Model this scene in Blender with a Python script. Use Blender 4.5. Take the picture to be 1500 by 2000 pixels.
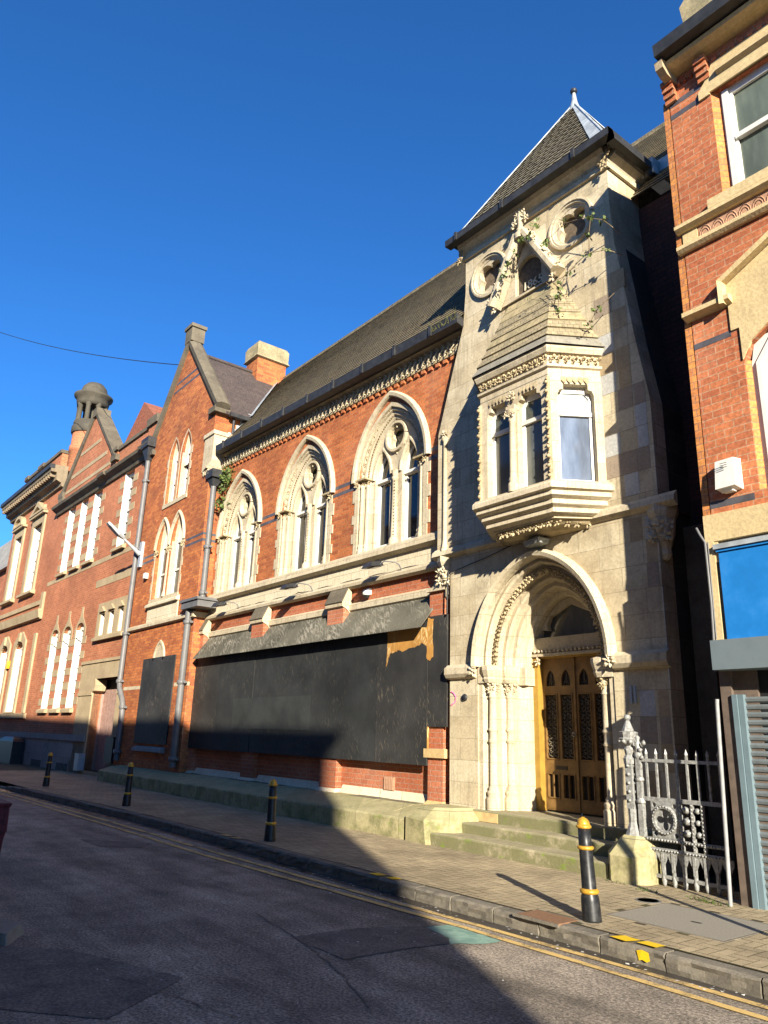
import bpy, bmesh, math, random
from mathutils import Vector, Matrix
from mathutils.geometry import delaunay_2d_cdt
for o in list(bpy.data.objects): bpy.data.objects.remove(o)
S = bpy.context.scene
C = S.collection
RAD = math.radians
PI = math.pi
random.seed(7)
# ------------------------------------------------------------------ camera, sky, sun, exposure
cam_d = bpy.data.cameras.new("camera"); cam = bpy.data.objects.new("camera", cam_d); C.objects.link(cam)
cam_d.sensor_fit = 'HORIZONTAL'; cam_d.sensor_width = 36.0; cam_d.lens = 36.0 * 1456.55 / 1500.0
cam_d.clip_start = 0.05; cam_d.clip_end = 2000
yaw, pitch, roll = RAD(-52.2406), RAD(16.8143), RAD(1.7834)
f = Vector((math.sin(yaw) * math.cos(pitch), math.cos(yaw) * math.cos(pitch), math.sin(pitch)))
r0 = Vector((math.cos(yaw), -math.sin(yaw), 0)); u0 = r0.cross(f)
rr = r0 * math.cos(roll) + u0 * math.sin(roll); uu = rr.cross(f)
M = Matrix(((rr.x, uu.x, -f.x, 0), (rr.y, uu.y, -f.y, 0), (rr.z, uu.z, -f.z, 1.65), (0, 0, 0, 1)))
cam.matrix_world = M
S.camera = cam
S.render.resolution_x = 768; S.render.resolution_y = 1024

SUN_EL = RAD(20.0); SUN_DIR = Vector((0.893, -0.45))
W = bpy.data.worlds.new("World"); S.world = W; W.use_nodes = True
wn = W.node_tree.nodes; wl = W.node_tree.links
sky = wn.new('ShaderNodeTexSky'); sky.sky_type = 'NISHITA'; sky.sun_disc = False
sky.sun_elevation = SUN_EL; sky.sun_rotation = math.atan2(SUN_DIR.x, SUN_DIR.y)
sky.altitude = 0; sky.air_density = 1.0; sky.dust_density = 0.0; sky.ozone_density = 10.0
bg = wn['Background']; bg.inputs['Strength'].default_value = 0.089
hs = wn.new('ShaderNodeHueSaturation'); hs.inputs['Saturation'].default_value = 1.05   # the deep blue of a clear winter sky
wl.new(sky.outputs[0], hs.inputs['Color']); wl.new(hs.outputs[0], bg.inputs[0])
sl = bpy.data.lights.new("sun", 'SUN'); sl.energy = 5.0; sl.angle = RAD(0.5); sl.color = (1.0, 0.92, 0.77)
so = bpy.data.objects.new("sun", sl); C.objects.link(so)
sd = Vector((SUN_DIR.x * math.cos(SUN_EL), SUN_DIR.y * math.cos(SUN_EL), math.sin(SUN_EL))).normalized()
so.rotation_euler = sd.to_track_quat('Z', 'Y').to_euler(); so.location = (20, -12, 30)
S.view_settings.view_transform = 'Standard'; S.view_settings.look = 'None'
S.view_settings.exposure = 1.36; S.view_settings.gamma = 1.0
try: S.cycles.max_bounces = 6
except Exception: pass

# ------------------------------------------------------------------ materials
MATS = {}
class NT:
    def __init__(s, name):
        s.m = bpy.data.materials.new(name); s.m.use_nodes = True
        s.n = s.m.node_tree.nodes; s.l = s.m.node_tree.links
        s.b = s.n['Principled BSDF']; MATS[name] = s.m
    def new(s, t, **k):
        n = s.n.new(t)
        for a, v in k.items(): setattr(n, a, v)
        return n
    def link(s, a, b): s.l.new(a, b)
    def pos(s, along=True):
        g = s.new('ShaderNodeNewGeometry'); return g.outputs['Position']
    def wallco(s, sx=1, sz=1, swap=False):
        g = s.new('ShaderNodeNewGeometry'); sp = s.new('ShaderNodeSeparateXYZ'); s.link(g.outputs['Position'], sp.inputs[0])
        a = s.math('ADD', sp.outputs[0], sp.outputs[1]); c = s.new('ShaderNodeCombineXYZ')
        s.link(s.math('MULTIPLY', a, sx), c.inputs[0]); s.link(s.math('MULTIPLY', sp.outputs[2], sz), c.inputs[1]); return c.outputs[0]
    def math(s, op, a, b=None, c=None, clamp=False):
        n = s.new('ShaderNodeMath', operation=op); n.use_clamp = clamp
        for i, v in enumerate((a, b, c)):
            if v is None: continue
            if isinstance(v, (int, float)): n.inputs[i].default_value = v
            else: s.link(v, n.inputs[i])
        return n.outputs[0]
    def noise(s, scale, detail=4, rough=0.6, vec=None, stretch=None):
        n = s.new('ShaderNodeTexNoise'); n.inputs['Scale'].default_value = scale; n.inputs['Detail'].default_value = detail; n.inputs['Roughness'].default_value = rough
        v = vec if vec is not None else s.pos()
        if stretch:
            m = s.new('ShaderNodeMapping'); m.inputs['Scale'].default_value = stretch; s.link(v, m.inputs['Vector']); v = m.outputs[0]
        s.link(v, n.inputs['Vector']); return n.outputs['Fac']
    def ramp(s, fac, a, b, va=0.0, vb=1.0):
        n = s.new('ShaderNodeMapRange'); n.inputs[1].default_value = a; n.inputs[2].default_value = b; n.inputs[3].default_value = va; n.inputs[4].default_value = vb
        s.link(fac, n.inputs[0]); return n.outputs[0]
    def mix(s, fac, a, b, bt='MIX'):
        n = s.new('ShaderNodeMix', data_type='RGBA', blend_type=bt)
        for i, v in ((0, fac), (6, a), (7, b)):
            if isinstance(v, (int, float)): n.inputs[i].default_value = v
            elif isinstance(v, tuple): n.inputs[i].default_value = (*v, 1)
            else: s.link(v, n.inputs[i])
        return n.outputs[2]
    def vmul(s, col, val): return s.mix(1.0, col, s.rgb(val), 'MULTIPLY')
    def rgb(s, v):
        c = s.new('ShaderNodeCombineColor'); 
        for i in range(3): s.link(v, c.inputs[i])
        return c.outputs[0]
    def bump(s, h, strength=0.5, dist=0.01, prev=None):
        n = s.new('ShaderNodeBump'); n.inputs['Strength'].default_value = strength; n.inputs['Distance'].default_value = dist
        s.link(h, n.inputs['Height'])
        if prev is not None: s.link(prev, n.inputs['Normal'])
        return n.outputs[0]
    def brick(s, vec, w, h, ms, c1, c2, mc, off=0.5, bias=0.0, smooth=0.1):
        n = s.new('ShaderNodeTexBrick'); n.offset = off; n.inputs['Scale'].default_value = 1.0
        n.inputs['Brick Width'].default_value = w; n.inputs['Row Height'].default_value = h; n.inputs['Mortar Size'].default_value = ms
        n.inputs['Mortar Smooth'].default_value = smooth; n.inputs['Bias'].default_value = bias
        n.inputs['Color1'].default_value = (*c1, 1); n.inputs['Color2'].default_value = (*c2, 1); n.inputs['Mortar'].default_value = (*mc, 1)
        s.link(vec, n.inputs['Vector']); return n
    def out(s, col=None, rough=0.8, nrm=None, metal=0.0, spec=0.3):
        b = s.b
        if col is not None:
            if isinstance(col, tuple): b.inputs['Base Color'].default_value = (*col, 1)
            else: s.link(col, b.inputs['Base Color'])
        if isinstance(rough, (int, float)): b.inputs['Roughness'].default_value = rough
        else: s.link(rough, b.inputs['Roughness'])
        b.inputs['Metallic'].default_value = metal; b.inputs['Specular IOR Level'].default_value = spec
        if nrm is not None: s.link(nrm, b.inputs['Normal'])
        return s.m

def brickmat(name, c1, c2, mc, w=0.232, h=0.0865, ms=0.006, soot=0.35, pale=0.0, off=0.5, soot_col=(0.10, 0.05, 0.035)):
    t = NT(name); v = t.wallco()
    d = t.noise(1.7, 2); b = t.brick(v, w, h, ms, c1, c2, mc, off)
    col = b.outputs['Color']
    n1 = t.noise(1.1, 5, 0.65); n2 = t.noise(28, 3); n3 = t.noise(0.45, 4)
    col = t.vmul(col, t.ramp(n2, 0.36, 0.64, 0.78, 1.2)); col = t.vmul(col, t.ramp(n3, 0.38, 0.62, 0.84, 1.14))
    col = t.mix(t.math('MULTIPLY', t.ramp(n1, 0.5, 0.78), soot), col, soot_col)
    streak = t.noise(2.2, 4, 0.6, None, (3.5, 3.5, 0.25))
    col = t.mix(t.math('MULTIPLY', t.ramp(streak, 0.55, 0.8), soot * 0.8), col, soot_col)
    if pale: col = t.mix(t.math('MULTIPLY', t.ramp(n3, 0.5, 0.7), pale), col, (0.5, 0.40, 0.30))
    hgt = t.math('SUBTRACT', t.math('MULTIPLY', n2, 0.25), b.outputs['Fac'])
    return t.out(col, 0.85, t.bump(hgt, 0.55, 0.006), spec=0.25)

def stonemat(name, c1, c2, grime=(0.14, 0.115, 0.085), g=0.5, ashlar=None, moss=0.0, streak=0.4, scale=1.0, joint=(0.12, 0.10, 0.07), fine=26, big=0.0):
    t = NT(name)
    n1 = t.noise(1.6 * scale, 6, 0.65); n2 = t.noise(fine, 4); n3 = t.noise(4.5 * scale, 5, 0.7)
    nb = None
    if ashlar:
        b = t.brick(t.wallco(), ashlar[0], ashlar[1], 0.004, c1, c2, joint, 0.5, 0.0, 0.0); col = b.outputs['Color']
        col = t.mix(t.ramp(n1, 0.35, 0.65, 0.0, 0.55), col, c2)
        nb = b.outputs['Fac']
    else:
        col = t.mix(t.ramp(n1, 0.35, 0.65), c1, c2)
    col = t.vmul(col, t.ramp(n2, 0.36, 0.64, 0.88, 1.10))
    col = t.mix(t.math('MULTIPLY', t.ramp(n3, 0.54, 0.8), g), col, grime)
    st = t.noise(2.6, 5, 0.65, None, (4, 4, 0.3))
    col = t.mix(t.math('MULTIPLY', t.ramp(st, 0.54, 0.78), streak), col, grime)
    if big:     # broad rain and soot stains
        col = t.mix(t.math('MULTIPLY', t.ramp(t.noise(0.62, 6, 0.68), 0.48, 0.62), big), col, (0.19, 0.135, 0.075))
        col = t.mix(t.math('MULTIPLY', t.ramp(t.noise(1.05, 6, 0.7), 0.58, 0.72), big), col, (0.085, 0.07, 0.052))
    if moss:
        g_ = t.new('ShaderNodeNewGeometry'); sn = t.new('ShaderNodeSeparateXYZ'); t.link(g_.outputs['Normal'], sn.inputs[0])
        moss = t.ramp(t.math('ABSOLUTE', sn.outputs[2]), 0.3, 0.95, moss, moss * 0.3)   # moss holds on risers, treads are worn
        nm = t.noise(3.2, 6, 0.7); ml = 0.30 if name == 'stone_step' else 0.44; col = t.mix(t.math('MULTIPLY', t.ramp(nm, ml, ml + 0.18), moss), col, (0.135, 0.135, 0.055))
        nm2 = t.noise(6.5, 5, 0.7); col = t.mix(t.math('MULTIPLY', t.ramp(nm2, 0.58, 0.68), moss), col, (0.16, 0.24, 0.02))
    h = n2 if nb is None else t.math('SUBTRACT', t.math('MULTIPLY', n2, 0.6), nb)
    h = t.math('ADD', h, t.math('MULTIPLY', n3, 0.7))
    return t.out(col, 0.88, t.bump(h, 0.5, 0.008), spec=0.2)

def plain(name, col, rough=0.5, metal=0.0, var=0.12, scale=14, bump=0.0, spec=0.4, grime=None, g=0.0, gs=4.0):
    t = NT(name); n = t.noise(scale, 4)
    c = t.vmul(t.mix(0.0, col, col), t.ramp(n, 0.36, 0.64, 1 - var, 1 + var))
    if grime: c = t.mix(t.math('MULTIPLY', t.ramp(t.noise(gs, 6, 0.7), 0.5, 0.72), g), c, grime)
    return t.out(c, rough, t.bump(n, bump, 0.004) if bump else None, metal, spec)

brickmat('brick_hall', (0.47, 0.150, 0.047), (0.31, 0.085, 0.03), (0.33, 0.17, 0.085), soot=0.4, pale=0.08)
brickmat('brick_gable', (0.50, 0.17, 0.05), (0.32, 0.09, 0.032), (0.22, 0.11, 0.07), soot=0.5)
brickmat('brick_low', (0.43, 0.135, 0.06), (0.33, 0.10, 0.048), (0.36, 0.20, 0.13), w=0.24, h=0.088, ms=0.007, soot=0.2, pale=0.15)
brickmat('brick_school', (0.44, 0.158, 0.072), (0.34, 0.115, 0.052), (0.40, 0.22, 0.13), soot=0.25, ms=0.008)
brickmat('brick_right', (0.47, 0.158, 0.066), (0.37, 0.112, 0.05), (0.42, 0.24, 0.14), w=0.235, h=0.0915, soot=0.3, pale=0.15, ms=0.007)
brickmat('brick_orange', (0.60, 0.25, 0.07), (0.46, 0.17, 0.06), (0.30, 0.15, 0.09), w=0.4, h=0.0915, soot=0.15)
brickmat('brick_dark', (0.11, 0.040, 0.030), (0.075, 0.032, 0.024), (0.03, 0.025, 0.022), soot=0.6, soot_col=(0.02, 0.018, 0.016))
stonemat('white_render', (0.45, 0.42, 0.37), (0.40, 0.37, 0.32), g=0.15, streak=0.3)
plain('brick_blue', (0.085, 0.08, 0.088), 0.5, var=0.25, scale=6)
stonemat('stone', (0.545, 0.47, 0.335), (0.45, 0.375, 0.25), g=0.6, streak=0.55, ashlar=(0.47, 0.33), joint=(0.33, 0.26, 0.16))
stonemat('stone_ashlar', (0.60, 0.525, 0.37), (0.47, 0.385, 0.245), ashlar=(0.72, 0.335), g=0.45, streak=0.55, big=0.45, joint=(0.25, 0.20, 0.13))
stonemat('stone_pale', (0.64, 0.57, 0.42), (0.57, 0.49, 0.34), g=0.3, ashlar=(0.62, 0.5), streak=0.35)
stonemat('stone_black', (0.10, 0.088, 0.065), (0.06, 0.053, 0.042), g=0.5, grime=(0.035, 0.032, 0.027))
stonemat('stone_brown', (0.44, 0.33, 0.19), (0.32, 0.24, 0.14), g=0.4, streak=0.4)
stonemat('stone_greyblock', (0.47, 0.46, 0.42), (0.38, 0.37, 0.34), g=0.3, streak=0.3)
stonemat('stone_redbrown', (0.34, 0.265, 0.19), (0.26, 0.205, 0.15), g=0.5, streak=0.4)
stonemat('stone_umber', (0.27, 0.205, 0.13), (0.19, 0.145, 0.095), g=0.5, grime=(0.08, 0.06, 0.045))
plain('pole_grey', (0.27, 0.27, 0.265), 0.5, 0, 0.15, 8)
stonemat('stone_return_dark', (0.085, 0.075, 0.06), (0.05, 0.045, 0.038), g=0.6, ashlar=(0.72, 0.335), grime=(0.025, 0.023, 0.02))  # near-black ashlar for the tower's right return
stonemat('stone_tan', (0.42, 0.33, 0.20), (0.33, 0.25, 0.15), g=0.25, streak=0.25, grime=(0.2, 0.15, 0.1))
stonemat('stone_dark', (0.16, 0.135, 0.095), (0.095, 0.08, 0.058), g=0.6, grime=(0.05, 0.045, 0.035))
stonemat('stone_carved', (0.50, 0.40, 0.24), (0.27, 0.21, 0.12), g=0.75, grime=(0.05, 0.04, 0.03), scale=2)
stonemat('stone_moss', (0.42, 0.365, 0.20), (0.32, 0.285, 0.15), moss=0.72, g=0.5, ashlar=(1.15, 0.6), grime=(0.12, 0.12, 0.07))
stonemat('stone_step', (0.40, 0.34, 0.225), (0.32, 0.275, 0.175), moss=0.78, g=0.5, grime=(0.12, 0.11, 0.07))
stonemat('stone_lichen', (0.40, 0.32, 0.18), (0.24, 0.20, 0.12), moss=0.15, g=0.8, grime=(0.05, 0.045, 0.035), scale=2)
stonemat('stone_scale', (0.36, 0.29, 0.17), (0.24, 0.20, 0.125), g=0.7, ashlar=(0.13, 0.095), grime=(0.07, 0.06, 0.04), joint=(0.06, 0.05, 0.035), scale=2)
stonemat('stone_slab', (0.27, 0.245, 0.19), (0.20, 0.185, 0.15), g=0.6, grime=(0.07, 0.065, 0.055), scale=2)
stonemat('stone_grey', (0.34, 0.32, 0.28), (0.26, 0.25, 0.23), g=0.6, ashlar=(1.3, 0.6), streak=0.7, grime=(0.07, 0.068, 0.065))
stonemat('kerb_stone', (0.20, 0.175, 0.135), (0.13, 0.115, 0.09), g=0.6, grime=(0.06, 0.05, 0.045), scale=3, fine=60)
stonemat('terracotta', (0.42, 0.24, 0.15), (0.36, 0.20, 0.12), g=0.2, streak=0.1)
plain('soft_stone_yellow', (0.52, 0.36, 0.16), 0.85, var=0.15, scale=9, bump=0.3)

def tilemat(name, c1, c2, row, w, lich=0.3, axis='x', zmul=1.23, dark=(0.03, 0.028, 0.022)):
    t = NT(name); g = t.new('ShaderNodeNewGeometry'); sp = t.new('ShaderNodeSeparateXYZ'); t.link(g.outputs['Position'], sp.inputs[0])
    c = t.new('ShaderNodeCombineXYZ')
    src = sp.outputs[0] if axis == 'x' else sp.outputs[1] if axis == 'y' else t.math('ADD', sp.outputs[0], sp.outputs[1])
    t.link(src, c.inputs[0]); t.link(t.math('MULTIPLY', sp.outputs[2], zmul), c.inputs[1])
    b = t.brick(c.outputs[0], w, row, 0.006, c1, c2, dark, 0.5)
    n1 = t.noise(1.3, 5, 0.7); n2 = t.noise(18, 4); n3 = t.noise(5, 5, 0.7)
    col = t.vmul(b.outputs['Color'], t.ramp(n2, 0.34, 0.66, 0.6, 1.4))
    col = t.mix(t.math('MULTIPLY', t.ramp(n1, 0.42, 0.7), lich), col, (0.19, 0.165, 0.11))
    col = t.mix(t.math('MULTIPLY', t.ramp(n3, 0.52, 0.72), lich), col, (0.05, 0.045, 0.03))
    h = t.math('SUBTRACT', t.math('MULTIPLY', n2, 0.8), b.outputs['Fac'])
    return t.out(col, 0.8, t.bump(h, 0.6, 0.012), spec=0.25)
tilemat('roof_tile', (0.20, 0.16, 0.095), (0.14, 0.112, 0.07), 0.16, 0.17, 0.55)
tilemat('tower_tile', (0.19, 0.16, 0.105), (0.125, 0.105, 0.07), 0.2, 0.19, 0.5, axis='xy', zmul=1.1)
tilemat('slate', (0.075, 0.055, 0.05), (0.06, 0.046, 0.043), 0.2, 0.25, 0.12, axis='y', zmul=1.3, dark=(0.05, 0.04, 0.037))
tilemat('red_tile', (0.30, 0.10, 0.055), (0.25, 0.085, 0.048), 0.12, 0.17, 0.15, axis='x')
plain('lead', (0.36, 0.39, 0.40), 0.45, 0.2, 0.25, 5, 0.3)
plain('black_metal', (0.022, 0.022, 0.024), 0.45, 0, 0.4, 20, 0.1, grime=(0.09, 0.085, 0.075), g=0.35)
plain('bollard_black', (0.012, 0.0125, 0.0135), 0.4, 0, 0.3, 25, 0.15, grime=(0.075, 0.07, 0.062), g=0.5, gs=12)
plain('gutter_black', (0.028, 0.028, 0.029), 0.55, 0, 0.3, 7)
plain('pipe_grey', (0.135, 0.132, 0.13), 0.5, 0, 0.15, 4, grime=(0.10, 0.09, 0.08), g=0.5)
plain('lamp_grey', (0.42, 0.45, 0.46), 0.4, 0.3, 0.08)
plain('silver_iron', (0.27, 0.27, 0.255), 0.5, 0.15, 0.3, 30, 0.3, grime=(0.13, 0.10, 0.08), g=0.55, gs=14)
plain('gold_paint', (0.55, 0.30, 0.035), 0.35, 0.35, 0.2, 30)
plain('door_paint', (0.20, 0.11, 0.034), 0.5, 0, 0.22, 6, 0.1, grime=(0.10, 0.05, 0.015), g=0.55, gs=5)
plain('door_frame_paint', (0.33, 0.195, 0.035), 0.5, 0, 0.12, 6)
plain('door_dark', (0.018, 0.013, 0.010), 0.5)
plain('bronze_grille', (0.15, 0.125, 0.085), 0.5, 0.3, 0.4, 40)
plain('white_paint', (0.66, 0.64, 0.58), 0.5, 0, 0.06, 6, grime=(0.5, 0.45, 0.36), g=0.25)
plain('white_plastic', (0.72, 0.70, 0.62), 0.45, 0, 0.05)
plain('yellow_plastic', (0.75, 0.45, 0.03), 0.4)
plain('void_dark', (0.008, 0.008, 0.009), 0.8)
plain('lens_glass', (0.25, 0.26, 0.25), 0.15, 0, 0.05)
plain('blue_sign', (0.012, 0.165, 0.47), 0.5, 0, 0.1, 3, grime=(0.06, 0.22, 0.5), g=0.4, gs=3)
plain('grey_steel', (0.135, 0.168, 0.18), 0.5, 0, 0.08, 5, grime=(0.09, 0.10, 0.10), g=0.4, gs=5)
plain('blue_grey_steel', (0.13, 0.18, 0.20), 0.45, 0, 0.08, 5)
plain('shutter_steel', (0.15, 0.17, 0.175), 0.45, 0.2, 0.12, 9)
stonemat('cream_paint', (0.58, 0.45, 0.24), (0.50, 0.38, 0.20), g=0.35, streak=0.4, grime=(0.30, 0.22, 0.12))
plain('grey_render', (0.17, 0.155, 0.14), 0.8, 0, 0.15, 8)
plain('cable_black', (0.015, 0.015, 0.016), 0.5)
plain('leaf', (0.10, 0.135, 0.035), 0.55, 0, 0.5, 9)
plain('leaf_dark', (0.05, 0.085, 0.02), 0.55, 0, 0.5, 9)
plain('dry_grass', (0.26, 0.25, 0.07), 0.7, 0, 0.4, 9)
plain('bark', (0.17, 0.12, 0.07), 0.8, 0, 0.3)
plain('maroon', (0.085, 0.012, 0.018), 0.75, 0, 0.4, 25)
plain('pink_paint', (0.62, 0.12, 0.28), 0.6)
plain('carved_dark', (0.11, 0.08, 0.05), 0.85, 0, 0.3, 20)  # backs of gablet and roundels, recess shade painted in as a dark tone
plain('pink_timber', (0.33, 0.21, 0.17), 0.7, 0, 0.2, 8, grime=(0.18, 0.11, 0.09), g=0.5)
plain('brown_timber', (0.115, 0.085, 0.065), 0.7, 0, 0.2, 8)
plain('litter_pale', (0.5, 0.48, 0.43), 0.7, 0, 0.3)
def glassmat(name, base=(0.012, 0.014, 0.016), rough=0.04, spec=0.6):
    t = NT(name); n = t.noise(1.1, 2)
    c = t.mix(t.ramp(t.noise(3, 4, 0.6, None, (1, 1, 0.3)), 0.45, 0.7), base, tuple(min(1, x * 1.8 + 0.004) for x in base))
    return t.out(c, rough, t.bump(n, 0.06, 0.02), spec=spec)
glassmat('glass'); glassmat('glass_oriel', (0.075, 0.08, 0.072), 0.08, 0.6); glassmat('glass_side', (0.09, 0.11, 0.15), 0.06, 0.7); glassmat('glass_curtain', (0.075, 0.088, 0.068), 0.1, 0.5); glassmat('glass_dusty', (0.045, 0.055, 0.048), 0.12, 0.5); glassmat('glass_pale', (0.24, 0.26, 0.26), 0.2, 0.5)  # glass_side and glass_oriel: reflections put into the base colour
def osb(name, base, flake, amt, stretch, rough=0.55, fs=22, fa=0.25, lo=0.60):
    t = NT(name); v = t.wallco(1, 1)
    m = t.new('ShaderNodeMapping'); m.inputs['Scale'].default_value = stretch; t.link(v, m.inputs['Vector'])
    def flakes(ang, sc, lo, hi):
        mm = t.new('ShaderNodeMapping'); mm.inputs['Rotation'].default_value = (0, 0, ang); t.link(v, mm.inputs['Vector'])
        return t.ramp(t.noise(sc, 2, 0.5, mm.outputs[0], (1.0, 0.2, 1)), lo, hi)
    a = flakes(fa, fs, lo, lo + .08); b = flakes(fa - 0.7, fs * .85, lo, lo + .08); big = t.ramp(t.noise(1.3, 4), 0.42, 0.72)
    patch = t.ramp(t.noise(0.9, 4, 0.6), 0.35, 0.7, 0.7, 1.5)
    fl = t.math('MULTIPLY', t.math('MAXIMUM', a, b), t.math('MULTIPLY', big, amt))
    c = t.mix(fl, t.vmul(t.mix(0.0, base, base), patch), flake)
    return t.out(c, rough, t.bump(t.math('MAXIMUM', a, b), 0.3, 0.004), spec=0.2)
osb('osb_black', (0.027, 0.028, 0.027), (0.12, 0.098, 0.065), 0.5, (1, 1, 1), 0.6, 30)
osb('osb_worn', (0.033, 0.032, 0.030), (0.19, 0.155, 0.105), 0.8, (1, 1, 1), 0.6, 28)
osb('osb_faded', (0.034, 0.036, 0.034), (0.07, 0.065, 0.055), 0.5, (1, 1, 1), 0.6, 30)
osb('osb_grey', (0.10, 0.092, 0.068), (0.36, 0.33, 0.26), 0.8, (1, 1, 1), 0.8, 24, -0.3, 0.53)
osb('osb_raw', (0.40, 0.20, 0.05), (0.70, 0.52, 0.25), 1.6, (1, 1, 1), 0.7, 24, 0.6, 0.54)
def ground_mats():
    t = NT('asphalt'); n1 = t.noise(140, 3, 0.7); n2 = t.noise(0.55, 5, 0.6); n3 = t.noise(2.4, 5, 0.65); n4 = t.noise(38, 4, 0.7)
    c = t.mix(t.ramp(n2, 0.35, 0.65), (0.19, 0.158, 0.122), (0.26, 0.215, 0.162))
    c = t.vmul(c, t.ramp(t.noise(1.0, 5, 0.65, None, (0.35, 1.6, 1)), 0.36, 0.64, 0.62, 1.42))   # streaks along the street: tyre wear and painted bands of reflected light
    c = t.vmul(c, t.ramp(n3, 0.38, 0.62, 0.8, 1.22)); c = t.mix(t.ramp(t.noise(24, 4, 0.75), 0.62, 0.74, 0, .5), c, (0.05, 0.043, 0.04)); c = t.vmul(c, t.ramp(n4, 0.40, 0.60, 0.55, 1.45)); c = t.vmul(c, t.ramp(t.noise(60, 3, 0.8), 0.40, 0.60, 0.65, 1.35))
    c = t.mix(t.ramp(n1, 0.60, 0.70, 0.0, 0.6), c, (0.36, 0.32, 0.26))
    c = t.mix(t.ramp(t.noise(9, 3, 0.8), 0.70, 0.76, 0, 0.5), c, (0.36, 0.33, 0.29))
    t.out(c, 0.85, t.bump(t.math('ADD', n4, n1), 0.6, 0.012), spec=0.3)
    t = NT('asphalt_patch'); n1 = t.noise(120, 3, 0.7); n3 = t.noise(3, 5, 0.65)
    c = t.mix(t.ramp(n3, 0.36, 0.64), (0.085, 0.076, 0.066), (0.165, 0.142, 0.115)); c = t.vmul(c, t.ramp(t.noise(42, 4, 0.7), 0.4, 0.6, 0.6, 1.4)); c = t.mix(t.ramp(n1, 0.60, 0.70, 0, 0.5), c, (0.3, 0.27, 0.23))
    t.out(c, 0.85, t.bump(t.noise(42, 4, 0.7), 0.6, 0.012))
    t = NT('gutter_strip'); n1 = t.noise(90, 3, 0.7); n3 = t.noise(2.2, 5, 0.65)
    c = t.mix(t.ramp(n3, 0.3, 0.7), (0.030, 0.026, 0.022), (0.07, 0.058, 0.045)); c = t.vmul(c, t.ramp(n1, 0.38, 0.62, 0.75, 1.3))
    t.out(c, t.ramp(n3, 0.4, 0.6, 0.25, 0.8), t.bump(n1, 0.4, 0.006), spec=0.4)
    t = NT('teal_patch'); n1 = t.noise(90, 3, 0.7); n3 = t.noise(5, 5, 0.65)
    c = t.mix(t.ramp(n3, 0.38, 0.6), (0.24, 0.36, 0.28), (0.14, 0.24, 0.19)); c = t.mix(t.ramp(n1, 0.6, 0.72, 0, 0.5), c, (0.08, 0.09, 0.08))
    t.out(c, 0.85, t.bump(n1, 0.4, 0.006))
    t = NT('yellow_line'); n1 = t.noise(60, 4, 0.75); n3 = t.noise(3.5, 5, 0.65)
    c = t.mix(t.ramp(n1, 0.30, 0.65), (0.66, 0.45, 0.15), (0.52, 0.35, 0.13)); c = t.mix(t.ramp(t.math('ADD', n3, t.math('MULTIPLY', n1, 0.6)), 0.80, 0.95, 0, 0.8), c, (0.09, 0.075, 0.06))
    t.out(c, 0.8, t.bump(n1, 0.3, 0.004))
    t = NT('yellow_fresh'); n1 = t.noise(60, 4, 0.75); t.out(t.mix(t.ramp(n1, 0.55, 0.7), (0.72, 0.46, 0.012), (0.55, 0.34, 0.03)), 0.6)
    t = NT('paver'); g = t.new('ShaderNodeNewGeometry'); ri = g.outputs['Random Per Island']
    c = t.mix(ri, (0.37, 0.295, 0.18), (0.29, 0.23, 0.14)); n1 = t.noise(110, 3, 0.7); n3 = t.noise(0.9, 5, 0.65)
    c = t.vmul(c, t.ramp(n1, 0.38, 0.62, 0.75, 1.25)); c = t.vmul(c, t.ramp(n3, 0.38, 0.62, 0.8, 1.15))
    c = t.mix(t.ramp(t.noise(3.3, 5, 0.7), 0.60, 0.75, 0, 0.5), c, (0.13, 0.10, 0.07))
    t.out(c, 0.85, t.bump(n1, 0.5, 0.006))
    t = NT('paver_joint'); n3 = t.noise(2.5, 4); t.out(t.mix(t.ramp(n3, 0.4, 0.65), (0.055, 0.042, 0.025), (0.085, 0.08, 0.025)), 0.9)
    t = NT('cover_concrete'); n1 = t.noise(70, 3, 0.7); t.out(t.mix(t.ramp(n1, 0.35, 0.65), (0.30, 0.27, 0.215), (0.19, 0.17, 0.135)), 0.85, t.bump(n1, 0.5, 0.006))
    t = NT('cover_rust'); n1 = t.noise(40, 3, 0.7); t.out(t.mix(t.ramp(n1, 0.35, 0.65), (0.24, 0.13, 0.065), (0.16, 0.085, 0.05)), 0.8, t.bump(n1, 0.5, 0.006))
ground_mats()

# ------------------------------------------------------------------ mesh helpers
def tag(o, label=None, cat=None, group=None, kind=None):
    if label: o['label'] = label
    if cat: o['category'] = cat
    if group: o['group'] = group
    if kind: o['kind'] = kind
    return o
def thing(name, label, cat, loc=(0, 0, 0), group=None, rz=0.0):
    o = bpy.data.objects.new(name, None); C.objects.link(o); o.empty_display_size = 0.3
    o.matrix_world = Matrix.Translation(loc) @ Matrix.Rotation(rz, 4, 'Z')
    return tag(o, label, cat, group)
ICO = None
def ico():
    global ICO
    if ICO is None:
        b = bmesh.new(); bmesh.ops.create_icosphere(b, subdivisions=1, radius=1.0)
        b.verts.ensure_lookup_table(); ICO = ([v.co.copy() for v in b.verts], [[v.index for v in fc.verts] for fc in b.faces]); b.free()
    return ICO
K = 1.0      # survey factor: shapes measured at one depth are set at their true depth, about the survey point
EYE = Vector((0, 0, 1.65))
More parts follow.
